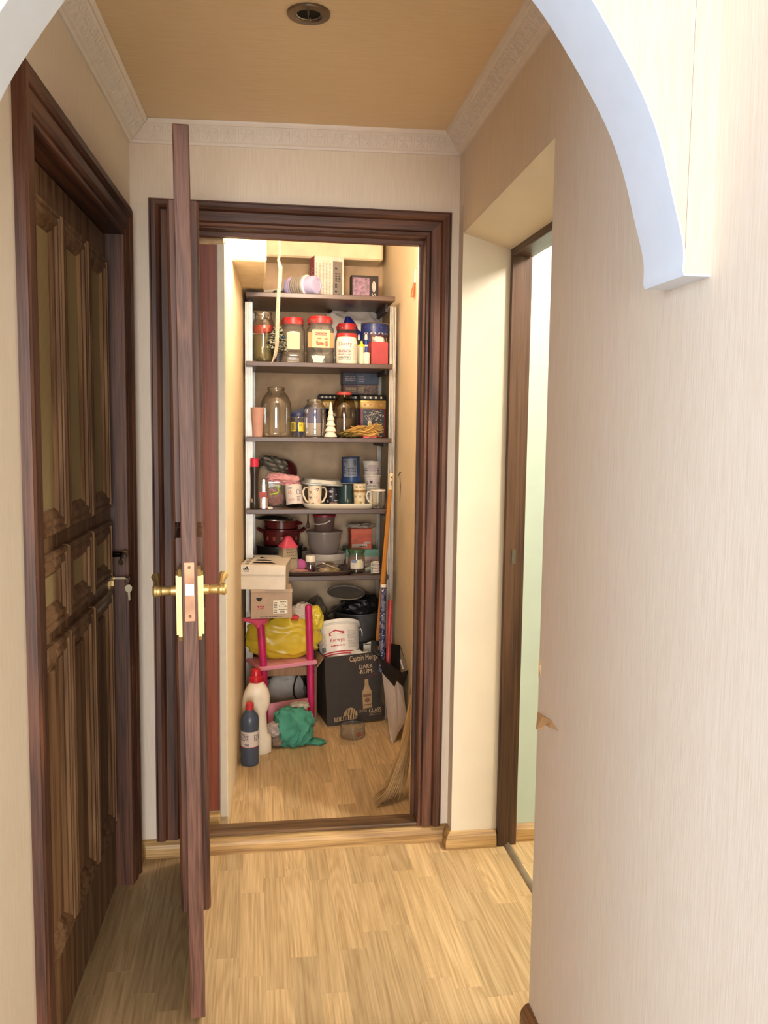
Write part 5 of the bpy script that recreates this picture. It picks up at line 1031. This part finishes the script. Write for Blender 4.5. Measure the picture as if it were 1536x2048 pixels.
a = L0-dr*.03; b = R0+dr*.022; st_ = MB(); pl4 = [(a-bk_*.022), (b-bk_*.022), (b+bk_*.16), (a+bk_*.16)]
st_.add([rel((p.x, p.y, zsr-.012)) for p in pl4]+[rel((p.x, p.y, zsr+.006)) for p in pl4], [(0, 3, 2, 1), (4, 5, 6, 7), (0, 1, 5, 4), (1, 2, 6, 5), (2, 3, 7, 6), (3, 0, 4, 7)])
bm = bmesh.new(); me = st_.mesh(); bm.from_mesh(me); bmesh.ops.bevel(bm, geom=bm.edges[:], offset=.005, segments=2, affect='EDGES'); bm.to_mesh(me); bm.free(); link('seat', me, PINK, pc_)
zp1 = pp(580, 1402, (L0.y+R0.y)/2).z; pn = MB(); c1_ = L0+dr*.012; c2_ = R0-dr*.016
pn.add([rel((p.x, p.y, z)) for z in (ZF+.01, zp1) for p in (c1_-bk_*.004, c2_-bk_*.004, c2_+bk_*.004, c1_+bk_*.004)], [(0, 3, 2, 1), (4, 5, 6, 7), (0, 1, 5, 4), (1, 2, 6, 5), (2, 3, 7, 6), (3, 0, 4, 7)]); part('lower_panel', pn, PINK, pc_, False)
lp = pp(521, 1240, L0.y); part('top_rail', MB().loft([(rel(lp).x-.005, rel(lp).y, rel(lp).z-.032, .015, .015), (rel(lp).x-.004, rel(lp).y+.002, rel(lp).z-.016, .028, .018), (rel(lp).x-.02, rel(lp).y+.004, rel(lp).z-.004, .056, .024), (rel(lp).x-.022, rel(lp).y+.004, rel(lp).z+.005, .058, .026), (rel(lp).x-.022, rel(lp).y+.004, rel(lp).z+.010, .050, .020)], 26), M((222, 84, 116), .4), pc_)
part('post_cap', MB().sphere(rel((pp(617, 1216, R0.y).x, R0.y, ztr)), tr, 14, 8), MAG, pc_)
# yellow bag on the seat
xm, w_, zt, zb = px(488, 641, 1205, 1312, 1.19); zb = zsr+.007
yb_ = t_at('yellow_bag', 'full yellow plastic bag slumped on the pink chair', 'bag', xm, 1.17, zb); Hb = zt-zb
YEL = M((212, 182, 52), .32, var=.05, scale=18)
part('bag', lump(w_*.48, .085, Hb*.44, .07, 1.7, .07, 6, (.5, .3, 1), seed=17, sub=5, flat=.86, sq=2.8), YEL, yb_)
tw = pp(631, 1222, 1.12); part('bag_mouth', lump(.038, .03, .060, .10, 1.6, .14, 4, (1, .2, .2), seed=19, sub=4), M((222, 198, 60), .3, var=.05), yb_, loc=(tw.x-xm, -.02, pp(631, 1258, 1.14).z-zb))
wc = pp(606, 1218, 1.13); part('white_cloth', lump(.052, .04, .046, .12, 1.6, .14, 4, seed=23, sub=4), M((206, 190, 172), .8), yb_, loc=(wc.x-xm, -.01, pp(606, 1242, 1.14).z-zb))
rc = pp(590, 1234, 1.08); part('red_cloth', lump(.018, .014, .012, .1, 2, .1, 4, seed=2, sub=3), M((206, 60, 66), .7), yb_, loc=(rc.x-xm, -.075, pp(590, 1241, 1.08).z-zb))
# grey sack and black cable below the stool
xm, w_, zt, zb = px(530, 612, 1346, 1440, 1.25); solo('grey_sack', lump(w_*.5, .05, (zt-ZF)*.53, .05, 1.5, .08, 3, (1, .1, .1), seed=5, sub=4, flat=.88), M((184, 176, 168), .7), 'grey fabric sack under the wooden stool', 'sack', (xm, 1.27, ZF))
solo('black_cable', MB().tube([tuple(pp(u, v, 1.20)) for u, v in ((603, 1340), (592, 1356), (587, 1375), (588, 1390), (596, 1402), (604, 1415))]+[(pp(606, 1440, 1.2).x, 1.2, ZF+.004)], .0035, 8), BLACK, 'black cable hanging in a loop under the stool', 'cable')
# detergent bottle (outline measured row by row)
YD = .79; rows = [(1507, 487, 540), (1503, 484, 543), (1482, 484, 543), (1474, 485, 542), (1468, 486, 536), (1450, 485, 534), (1425, 484, 533), (1408, 484, 540), (1392, 486, 540), (1380, 490, 537), (1370, 496, 531), (1364, 500, 526), (1360, 502, 524)]
base = pp(513, 1506, YD); dt_ = thing('detergent_bottle', 'large white detergent bottle with a red cap and red lettering', 'bottle', (base.x, YD, ZF))
secs = []
for (v, a, b) in rows:
    p0, p1 = pp(a, v, YD), pp(b, v, YD); secs.append(((p0.x+p1.x)/2-base.x, 0, max(0, p0.z-ZF), (p1.x-p0.x)/2, min(.036, (p1.x-p0.x)*.42)))
secs[0] = (secs[0][0], 0, 0, secs[0][3]*.97, secs[0][4]*.95); part('bottle', MB().loft(secs, 32, 2.6), M((238, 224, 202), .35, var=.02), dt_)
zc0 = pp(513, 1363, YD).z-ZF; zc1 = pp(513, 1338, YD).z-ZF; cx_ = pp(512, 1350, YD).x-base.x; rc_ = (pp(526, 1350, YD).x-pp(499, 1350, YD).x)/2; hc_ = zc1-zc0
part('cap', MB().lathe([(rc_, 0), (rc_*1.02, hc_*.1), (rc_*.98, hc_*.36), (rc_*.74, hc_*.44), (rc_*.72, hc_*.9), (rc_*.6, hc_), (.001, hc_*.97)], 30, Matrix.Translation((cx_, 0, zc0))), M((196, 26, 44), .3), dt_)
t_ = MB(); vs, fs_ = text_geo('ШЕБО'); vs = fit(vs, .05, .028); zc_ = pp(497, 1413, YD).z-ZF
t_.add([(-.036+v.x*.35-v.y*.0+.0, -.0405-(v.x+.03)*.05, zc_-.012+v.y*1.0+v.x*.5) for v in vs], fs_); quad(t_, -.030, -.018, zc_+.022, zc_+.030, -.0395); part('lettering', t_, PRINT_RED, dt_, False)
# blue-grey bleach bottle
YBt = .668; xm, w_, h_ = spot(481, 518, 1405, YBt, ZF, 1528); r_ = w_/2
bl = t_at('bleach_bottle', 'slim blue grey bottle with a red cap and white label, in front of the detergent', 'bottle', xm, YBt, ZF)
part('bottle', MB().lathe([(r_*.9, 0), (r_*.98, h_*.02), (r_, h_*.05), (r_*.98, h_*.26), (r_*1.0, h_*.28), (r_*.97, h_*.3), (r_*.97, h_*.58), (r_, h_*.60), (r_, h_*.73), (r_*.9, h_*.80), (r_*.5, h_*.87), (r_*.42, h_*.90)], 36), M((70, 80, 98), .3, var=.05), bl)
part('cap', MB().lathe([(r_*.44, h_*.89), (r_*.44, h_*.985), (r_*.36, h_)], 24), M((196, 46, 50), .4), bl); part('label', patch_cyl(MB(), -r_*1.5, r_*1.5, h_*.31, h_*.56, r_*.985, n=16), M((216, 202, 194), .5, var=.03), bl, False)
part('lettering', text_cyl(MB(), 'БІЛЬ', r_*.95, h_*.46, r_*.9, h_*.085, r_*.995), PRINT_DK, bl, False); t_ = MB(); lines_cyl(t_, -r_*1.2, -r_*.1, h_*.42, h_*.54, 5, r_*.995, seed=2); barcode(t_, -r_*.6, -r_*.05, h_*.33, h_*.37, r=r_*.995); part('small_print', t_, M((84, 90, 116), .5, var=0), bl, False)
part('stripe', patch_cyl(MB(), -r_*1.5, r_*1.5, h_*.305, h_*.315, r_*.99, n=16), PRINT_RED, bl, False)
# teal cloth bundle
tc_ = pp(585, 1470, .88); te = t_at('teal_cloth_bundle', 'crumpled teal green cloth bundle on the closet floor', 'cloth', tc_.x, .88, ZF)
TEAL = M((68, 142, 118), .8, var=.05); hT = pp(585, 1413, .9).z-ZF
part('cloth', lump(.090, .078, hT*.56, .10, 1.3, .15, 5.5, (1, .3, .25), seed=27, sub=5, flat=.86, sq=2.3), TEAL, te); part('cloth_tail', lump(.056, .03, .012, .10, 1.6, .14, 4, seed=33, sub=4), TEAL, te, loc=(.088, -.015, .0), rot=(0, 0, -.35))
part('grey_cloth', lump(.036, .03, .034, .10, 1.6, .16, 4, seed=35, sub=4), M((166, 150, 142), .8, var=.2, scale=60), te, loc=(-.085, -.045, .052)); part('grey_cloth', lump(.024, .022, .026, .1, 2, .15, 5, seed=37, sub=4), M((128, 108, 92), .8), te, loc=(-.066, -.052, .012)); part('grey_cloth', lump(.044, .03, .016, .10, 1.8, .12, 4, seed=39, sub=4), M((170, 158, 140), .8, var=.15), te, loc=(.03, .03, hT*.93))
# ---- rum carton ------------------------------------------------------------
BLm = pz(655, 1453, ZF); BRm = pz(763, 1438, ZF+.012); W = .262; ang = math.atan2(BRm.y-BLm.y, BRm.x-BLm.x)
hB = pp(645, 1316, BLm.y).z-ZF
CARD = M((54, 46, 40), .6, var=.06); CARDIN = M((150, 120, 88), .7)
rm = thing('rum_carton', 'dark rum carton standing on the closet floor with a white bucket in it', 'carton', (BLm.x, BLm.y, ZF), (0, -.052, ang)); D = .20; t4 = .004
part('panel', MB().box(0, W, 0, t4, 0, hB), CARD, rm, False); part('panel', MB().box(0, W, D-t4, D, 0, hB), CARD, rm, False); part('panel', MB().box(0, t4, t4, D-t4, 0, hB), CARD, rm, False); part('panel', MB().box(W-t4, W, t4, D-t4, 0, hB), CARD, rm, False); part('base', MB().box(t4, W-t4, t4, D-t4, 0, t4), CARDIN, rm, False)
part('flap', MB().box(-.052, 0, .01, D-.01, 0, t4, Matrix.Translation((0, 0, hB-.002)) @ Matrix.Rotation(-.9, 4, 'Y')), CARDIN, rm, False)
SAND = M((206, 176, 136), .6, var=.03); DSAND = M((170, 138, 96), .6, var=.1)
part('lettering', text_flat(MB(), 'Captain Morgan', W*.715, hB*.93, W*.54, hB*.11, -.0008), SAND, rm, False, label='cream brand lettering')
part('lettering', text_flat(MB(), 'DARK', W*.735, hB*.81, W*.25, hB*.06, -.0008), SAND, rm, False); part('lettering', text_flat(MB(), '-RUM-', W*.735, hB*.735, W*.28, hB*.06, -.0008), SAND, rm, False)
part('lettering', text_flat(MB(), 'GLASS', W*.87, hB*.145, W*.23, hB*.062, -.0008), SAND, rm, False); t_ = MB(); lines_flat(t_, W*.76, W*.98, hB*.075, hB*.09, 1, -.0008); quad(t_, W*.76, W*.98, hB*.102, hB*.106, -.0008); text_flat(t_, '12 BOTTLES', W*.645, hB*.155, W*.15, hB*.04, -.0008); part('small_print', t_, DSAND, rm, False)
t_ = MB(); t_.tube([(W*.74, -.0008, hB*.635), (W*.78, -.0008, hB*.665), (W*.80, -.0008, hB*.65), (W*.86, -.0008, hB*.68), (W*.95, -.0008, hB*.682)], .0008, 4); part('signature', t_, M((136, 40, 56), .6), rm, False)
bx0 = W*.735; bw_ = W*.083; part('bottle_picture', MB().prism([(bx0-bw_, hB*.19), (bx0+bw_, hB*.19), (bx0+bw_, hB*.44), (bx0+bw_*.75, hB*.47), (bx0+bw_*.42, hB*.53), (bx0+bw_*.38, hB*.62), (bx0-bw_*.38, hB*.62), (bx0-bw_*.42, hB*.53), (bx0-bw_*.75, hB*.47), (bx0-bw_, hB*.44)], -.0009, -.0002, 'XZ'), DSAND, rm, False); t_ = MB(); quad(t_, bx0-bw_*.85, bx0+bw_*.85, hB*.36, hB*.40, -.0014); disc(t_, bx0, hB*.31, bw_*.6, hB*.035, -.0014); quad(t_, bx0-bw_*.85, bx0+bw_*.85, hB*.235, hB*.25, -.0014); part('bottle_label', t_, M((120, 84, 54), .6), rm, False)
# barrel picture
t_ = MB(); k0 = W*.42; t_.add([(k0+W*.13*math.cos(a)*1.0, -.0008, hB*.10+hB*.13*math.sin(a)) for a in [math.pi*i/12 for i in range(13)]], [tuple(range(13))]); part('barrel_picture', t_, DSAND, rm, False); t_ = MB()
for x in (-.055, -.005, .045, .085): t_.tube([(k0+W*(x-.02), -.0014, hB*.10), (k0+W*x, -.0014, hB*.16), (k0+W*(x+.01), -.0014, hB*.205)], .0016, 4)
part('barrel_hoops', t_, M((44, 36, 30), .6), rm, False)
t_ = quad(MB(), W*.13, W*.52, hB*.055, hB*.115, -.0016); part('barcode_ground', t_, SAND, rm, False); t_ = MB(); barcode(t_, W*.14, W*.51, hB*.06, hB*.115, -.0022); lines_flat(t_, W*.2, W*.46, hB*.035, hB*.045, 1, -.0008); part('barcode', t_, M((40, 32, 28), .6), rm, False)
# bucket in the carton, tipped back
bpz = pp(681, 1300, 1.17); bk2 = thing('white_bucket', 'white plastic bucket with red lettering tipped back in the rum carton', 'bucket', (bpz.x+.002, 1.172, pp(684, 1320, 1.165).z-.010), (-.50, -.075, 0)); rB = .107; hK = .178
part('pail', MB().lathe([(rB*.80, 0), (rB*.83, .004), (rB*.94, hK*.86), (rB*.97, hK*.88), (rB*.97, hK*.94)], 44), M((238, 230, 218), .35, var=.02), bk2); part('lid', MB().lathe([(rB*1.01, hK*.90), (rB*1.03, hK*.91), (rB*1.03, hK*.99), (rB*.98, hK), (rB*.95, hK*.97), (.001, hK*.97)], 44), M((240, 234, 224), .35, var=.02), bk2); part('base_ring', MB().lathe([(rB*.70, -.002), (rB*.76, -.004), (rB*.80, 0)], 40), M((186, 180, 168), .45), bk2)
t_ = MB(); rr = rB*.905; text_cyl(t_, 'Kerwyn', -rB*.12, hK*.45, rB*.62, hK*.13, rr); t_.add([cyl((-rB*.12+a*rB, z*hK), rB*.93) for a, z in ((-.34, .58), (.32, .60), (.34, .67), (.1, .69), (-.05, .735), (-.2, .69), (-.34, .66))], [tuple(range(7))]); lines_cyl(t_, -rB*.42, rB*.2, hK*.30, hK*.35, 1, rB*.89, seed=3)
patch_cyl(t_, -rB*.95, rB*.75, hK*.085, hK*.115, rB*.855, n=14); patch_cyl(t_, -rB*.95, rB*.75, hK*.14, hK*.17, rB*.86, n=14); part('red_print', t_, PRINT_RED, bk2, False); t_ = MB(); lines_cyl(t_, -rB*.38, rB*.14, hK*.60, hK*.66, 1, rB*.935, seed=5); part('logo_print', t_, WHITE, bk2, False)
t_ = MB(); lines_cyl(t_, rB*.35, rB*.85, hK*.25, hK*.72, 12, rB*.93, seed=7); lines_cyl(t_, -rB*1.0, -rB*.62, hK*.35, hK*.68, 9, rB*.93, seed=8); part('small_print', t_, M((196, 184, 176), .6, var=0), bk2, False); t_ = MB(); barcode(t_, -rB*.98, -rB*.70, hK*.20, hK*.33, r=rB*.89); part('barcode', t_, PRINT_DK, bk2, False)
part('handle', MB().tube([(rB*math.cos(a), -rB*1.0*abs(math.sin(a))*.35+.02, hK*.80-hK*.1*math.sin(a)) for a in [-.2+.35*i for i in range(1)]]+[(rB*1.03, .0, hK*.84), (rB*1.07, -.01, hK*.72), (rB*1.03, -.03, hK*.6)], .0025, 6), WHITE, bk2)
solo('white_plastic_scraps', lump(.052, .02, .018, .2, 2.6, .3, 6, seed=41, sub=4), M((214, 206, 194), .5), 'crumpled white plastic at the front edge of the rum carton', 'bag', (pp(710, 1305, 1.12).x, 1.125, pp(705, 1313, 1.12).z-.004))
solo('paper_sheet', MB().prism([(0, 0), (.06, .005), (.055, .02), (.02, .012)], 0, .002, 'XZ').box(.0, .05, 0, .002, -.16, .006), WHITE, 'folded white paper sticking out behind the bucket', 'paper', (pp(727, 1290, 1.24).x, 1.24, pp(727, 1290, 1.24).z))
# lid, basin and dim things at the back
lq = pp(692, 1187, 1.30); solo('round_lid', MB().lathe([(.001, 0), (.080, 0), (.086, .002), (.090, .006), (.090, .009), (.085, .009), (.080, .004), (.001, .004)], 44), M((150, 138, 124), .45, var=.05), 'round translucent grey lid resting above the dark basin', 'lid', (lq.x, 1.30, lq.z), (.20, .02, 0))
bq = pp(722, 1240, 1.34); ba = thing('dark_basin', 'dark grey basin holding a black bag, behind the white bucket', 'basin', (bq.x-.01, 1.415, ZF), (0, 0, 0)); zb_n = pp(722, 1278, 1.34).z-ZF; zt_n = pp(735, 1228, 1.34).z-ZF
part('basin', MB().lathe(shell([(.085, max(.01, zb_n-.1)), (.10, zb_n-.06), (.108, zb_n), (.118, zt_n), (.124, zt_n+.002), (.124, zt_n+.008)], .003), 44, cap0=True), M((84, 80, 78), .5), ba); part('stand', MB().lathe([(.08, 0), (.08, max(.01, zb_n-.1))], 30), M((58, 52, 48), .6), ba)
part('black_bag', lump(.10, .09, .06, .12, 2, .16, 5, seed=43, sub=4), M((20, 18, 20), .45), ba, loc=(.02, -.02, zt_n-.012))
solo('beige_sack', lump(.068, .06, .27, .08, 1.6, .12, 3, (1, .2, .3), seed=45, sub=4, flat=.92), M((128, 112, 92), .8), 'dim beige sack at the back below the fifth shelf', 'sack', (pp(634, 1240, 1.46).x, 1.47, ZF))
a_, b_ = pp(640, 1238, 1.33), pp(690, 1204, 1.33); solo('wooden_lath', MB().tube([(a_.x-.02, 1.36, ZF+.02), (a_.x, 1.34, a_.z-.1), tuple(a_), tuple(b_)], .007, 6), M((40, 32, 28), .6), 'dark thin slat leaning in front of the beige sack', 'slat')
# ---- poles and rolls -------------------------------------------------------
def stick(u0, v0, Y0, u1, v1, Y1, zend):
    a, b = pp(u0, v0, Y0), pp(u1, v1, Y1); d = (b-a); k = (zend-a.z)/d.z; return a, a+d*k
a, b = stick(783, 948, .925, 756, 1285, 1.15, .05); axis = (a-b).normalized(); Lp_ = (a-b).length; q = axis.to_track_quat('Z', 'Y').to_euler()
po = thing('broom_pole', 'orange varnished wooden pole with a white tip, leaning at the right of the shelves', 'pole', b, q); part('shaft', MB().lathe([(.0125, 0), (.0118, Lp_*.5), (.0085, Lp_-.065)], 16), wood('pole_wood', (196, 126, 50), (222, 156, 76), 'Z', ring=2, freq=8), po); part('tip', MB().lathe([(.0092, Lp_-.068), (.0088, Lp_-.002), (.007, Lp_)], 16), M((236, 216, 178), .5), po); part('print', MB().bbox(-.0012, .0012, -.0098, -.0086, Lp_-.05, Lp_-.028, .0003), PRINT_DK, po); part('hang_hole', MB().sphere((0, -.0088, Lp_-.012), .0035, 8, 6), PRINT_DK, po)
def roll(u0, v0, Y0, u1, v1, Y1, zend, r): 
    a, b = stick(u0, v0, Y0, u1, v1, Y1, zend); return b, (a-b).normalized().to_track_quat('Z', 'Y').to_euler(), (a-b).length
b, q, L_ = roll(767, 1169, 1.015, 764, 1295, .995, pp(762, 1345, .98).z, .0135)
def dotted():
    m, nt, bs = _new('blue_pattern'); N = nt.nodes; L = nt.links; tc = N.new('ShaderNodeTexCoord'); vo = N.new('ShaderNodeTexVoronoi'); vo.inputs['Scale'].default_value = 130; L.new(tc.outputs['Object'], vo.inputs['Vector']); r = N.new('ShaderNodeValToRGB'); e = r.color_ramp.elements; e[0].color = lin((214, 210, 214)); e[1].color = lin((42, 44, 84)); e[0].position = .2; e[1].position = .34; L.new(vo.outputs['Distance'], r.inputs['Fac'])
    ns = N.new('ShaderNodeTexNoise'); ns.inputs['Scale'].default_value = 28; L.new(tc.outputs['Object'], ns.inputs['Vector']); mx = N.new('ShaderNodeMix'); mx.data_type = 'RGBA'; r2 = N.new('ShaderNodeValToRGB'); r2.color_ramp.elements[0].position = .5; r2.color_ramp.elements[1].position = .53; L.new(ns.outputs['Fac'], r2.inputs['Fac']); L.new(r2.outputs['Color'], mx.inputs[0]); L.new(r.outputs['Color'], mx.inputs[6]); mx.inputs[7].default_value = lin((112, 108, 128)); L.new(mx.outputs[2], bs.inputs['Base Color']); bs.inputs['Roughness'].default_value = .4; return m
rl = thing('paper_roll', 'navy patterned wrapping paper roll with a white end, beside the pole', 'roll', b, q); part('sheet', MB().lathe([(.0135, 0), (.0135, L_-.012)], 20), dotted(), rl); part('core', MB().lathe([(.0128, L_-.014), (.0128, L_), (.009, L_), (.009, L_-.012), (.0005, L_-.012)], 20), M((236, 222, 206), .5), rl)
b, q, L_ = roll(781, 1200, .99, 776, 1320, .94, pp(775, 1348, .94).z, .010)
rl = thing('red_roll', 'red wrapping paper roll with pale swirls standing in the shopping bag', 'roll', b, q); part('sheet', MB().lathe([(.0105, 0), (.0105, L_), (.008, L_), (.0005, L_-.006)], 18), M((168, 52, 58), .35, var=.12, scale=40), rl); t_ = MB(); rd = random.Random(6)
for k in range(16):
    z = L_*(.3+.65*k/16); x = rd.uniform(-.006, .006); t_.tube([cyl((x, z), .0108), cyl((x+.003, z+.006), .0108), cyl((x-.002, z+.011), .0108), cyl((x+.002, z+.016), .0108)], .0006, 4)
part('swirl_print', t_, M((226, 176, 170), .4), rl, False)
# ---- shopping bag ----------------------------------------------------------
YG = .86
def bagpt(u, v, Y): return pp(u, v, Y)
tops = [bagpt(757, 1313, .98), bagpt(789, 1335, .80), bagpt(804, 1345, .84), bagpt(817, 1340, .90), bagpt(800, 1290, 1.06), bagpt(779, 1287, 1.03)]
mids = [bagpt(764, 1345, .97), bagpt(789, 1374, .80), bagpt(794, 1362, .84), bagpt(806, 1374, .89), bagpt(805, 1360, 1.04), bagpt(780, 1350, 1.02)]
lows = [bagpt(777, 1452, .93), bagpt(788, 1462, .83), bagpt(797, 1452, .85), bagpt(814, 1436, .885), bagpt(809, 1425, .99), bagpt(785, 1436, .97)]
bots = [bagpt(782, 1480, .845), bagpt(785.5, 1488, .822), bagpt(788, 1485, .83), bagpt(797, 1466, .862), bagpt(800, 1457, .93), bagpt(786, 1466, .90)]
for p in bots: p.z = max(p.z, ZF+.001)
def band(rings, t=.0):
    n = len(rings[0]); vs = [p for r in rings for p in r]; fs = [(i*n+k, i*n+(k+1) % n, (i+1)*n+(k+1) % n, (i+1)*n+k) for i in range(len(rings)-1) for k in range(n)]; return vs, fs
cg = sum(bots, Vector())/6
sg_ = thing('shopping_bag', 'folded white paper shopping bag with a black top, against the closet right wall', 'bag', (cg.x, cg.y, ZF)); off = Vector((cg.x, cg.y, ZF))
def solid_band(rings, mat, name, bottom=False, lip=None):
    vs, fs = band(rings); n = len(rings[0])
    if bottom: fs.append(tuple((len(rings)-1)*n+k for k in range(n)))
    mb = MB().add([p-off for p in vs], fs); o = part(name, mb, mat, sg_, False); md = o.modifiers.new('thickness', 'SOLIDIFY'); md.thickness = .0016; return o
solid_band([mids, lows, bots], M((236, 226, 224), .45, var=.02), 'white_body', True); solid_band([tops, mids], M((26, 22, 24), .45), 'black_top')
hA, hB_ = bagpt(760, 1312, .97), bagpt(748, 1284, 1.0); part('handle', MB().tube([hA-off, bagpt(750, 1303, .985)-off, hB_-off, bagpt(757, 1286, 1.01)-off, bagpt(766, 1296, 1.0)-off], [.010, .014, .015, .012, .006], 8), M((22, 20, 22), .5), sg_)
p0 = bagpt(811, 1335, .868)-off; t_ = MB(); t_.add([bagpt(u, v, Y)-off+Vector((-.0015, -.003, 0)) for u, v, Y in ((800, 1320, .955), (803, 1317, .955), (808, 1338, .905), (805, 1337, .905))], [(0, 1, 2, 3)]); part('silver_print', t_, M((196, 186, 190), .4), sg_, False)
t_ = MB(); t_.add([bagpt(u, v, Y)-off+Vector((-.003, -.003, 0)) for u, v, Y in ((762, 1400, .945), (766, 1406, .93), (767, 1412, .925), (762, 1408, .94))], [(0, 1, 2, 3)]); part('dark_print', t_, PRINT_DK, sg_, False)
# clear bowl on the floor
cbp = pz(705, 1481, ZF); xm, w_, h_ = spot(680, 730, 1449, cbp.y+.055, ZF, 1481); r_ = w_/2
cw = t_at('cut_plastic_bowl', 'cut off clear plastic jar bottom with a small red picture, on the closet floor', 'bowl', xm, cbp.y+.05, ZF)
part('bowl', MB().lathe(shell([(r_*.86, 0), (r_*.97, .006), (r_, .014), (r_*.97, h_*.8), (r_, h_)], .0015), 36), PLASTIC, cw); t_ = MB(); t_.add([cyl((r_*.45+r_*.26*math.cos(k*.785), h_*.5+h_*.22*math.sin(k*.785)), r_*1.005) for k in range(8)], [tuple(range(8))]); part('picture', t_, M((130, 70, 50), .5, var=.4, scale=160), cw, False)
# ---- straw broom -----------------------------------------------------------
top = Vector((.475, .40, .40)); rd = random.Random(12); bs_ = MB()
bt_ = thing('straw_broom', 'straw broom leaning behind the right side of the closet doorway', 'broom', (.40, .24, ZF)); o0 = Vector((.40, .24, ZF))
tip0, tip1 = pz(746, 1604, ZF+.012), pz(820, 1612, ZF+.012)
for k in range(420):
    f = rd.random(); g = rd.uniform(-1, 1)
    e = Vector((tip0.x+(tip1.x-.0-tip0.x)*f*.95, .19+.09*rd.random()+.05*f, ZF+.004+.05*f*rd.random()+.022*rd.random()))
    s0 = top+Vector((rd.uniform(-.016, .016), rd.uniform(-.018, .018), 0)); m_ = s0.lerp(e, .55)+Vector((.030*(1-f), 0, -.015*(1-f)-.01)); m2 = s0.lerp(e, .85)+Vector((.022*(1-f), 0, -.028*(1-f)))
    m2.z = max(m2.z, ZF+.003); bs_.tube([s0-o0, m_-o0, m2-o0, e-o0], [.0014, .0013, .0011, .0006], 4)
part('bristles', bs_, M((190, 152, 100), .75, var=.1, scale=14), bt_, kind='stuff'); part('binding', MB().tube([top-o0+Vector((0, 0, -.02)), top-o0+Vector((0, 0, .05))], [.024, .018], 14), M((150, 110, 64), .7), bt_); part('handle', MB().tube([top-o0+Vector((0, 0, .04)), Vector((.51, .52, 1.0))-o0], [.013, .012], 12), STOOLW, bt_)
# ---- small things on the closet walls ----------------------------------------
rbn = [(557, 470, 5.5), (559, 505, 5), (557, 520, 4.5), (561, 535, 6.5), (560, 560, 6), (557, 590, 6), (555, 640, 6.5), (554, 690, 6), (550, 712, 5.5), (543, 727, .6)]
rv = []; YR = .62
for k, (u, v, hw) in enumerate(rbn):
    a = pp(u-hw*.6, v, YR+.004*math.sin(k*1.7)); b = pp(u+hw*.6, v, YR-.006*math.sin(k*1.3)); rv.append((a, b))
mbr = MB(); n = len(rv); vs = []
for a, b in rv: m_ = (a+b)/2; vs += [a, m_+Vector((0, -.0025, 0)), b, m_+Vector((0, .001, 0))]
fs = [(4*i+k, 4*i+(k+1) % 4, 4*i+4+(k+1) % 4, 4*i+4+k) for i in range(n-1) for k in range(4)]+[(3, 2, 1, 0), (4*n-4, 4*n-3, 4*n-2, 4*n-1)]
mbr.add(vs, fs); mbr.tube([(rv[0][0]+rv[0][1])/2, Vector(((rv[0][0].x+rv[0][1].x)/2, YR, 2.5))], .0015, 6)
solo('hanging_ribbon', mbr, M((168, 150, 126), .7, var=.12, scale=60), 'twisted pale paper ribbon hanging from the closet ceiling', 'ribbon')
def on_wall(u, v):
    y = .6
    for _ in range(40): p = pp(u, v, y); y += (XCR(y)-p.x)*1.2
    return pp(u, v, y)
hk = on_wall(831.5, 580); hs2 = thing('hanging_tool', 'orange handled tool hanging on a white hook by the closet door jamb', 'tool', (hk.x-.008, hk.y, hk.z), (0, .06, 0)); part('handle', MB().tube([(0, 0, .03), (-.003, 0, 0), (-.004, 0, -.03)], [.004, .007, .008], 10), M((214, 92, 40), .45), hs2); part('hook', MB().bbox(-.002, .008, -.003, .003, .03, .085, .002), M((236, 224, 206), .4), hs2); part('cord', MB().tube([(.003, 0, .08), (.005, 0, .16)], .001, 5), M((150, 100, 50), .6), hs2)
nk = on_wall(802, 947); nl = thing('wall_hook', 'thin bent wire hooked on the closet right wall beside the pole', 'hook', (nk.x-.006, nk.y, nk.z)); part('nail', MB().tube([(-.006, 0, -.012), (0, 0, .004), (.02, 0, .006)], .0022, 6), M((50, 40, 34), .5, metal=.5), nl); part('wire', MB().tube([(0, -.002, -.012), (.004, -.002, -.06), (.002, -.002, -.125)], [.0009, .0016, .0009], 5), M((90, 74, 60), .5, metal=.5), nl)
bpy.context.view_layer.update()
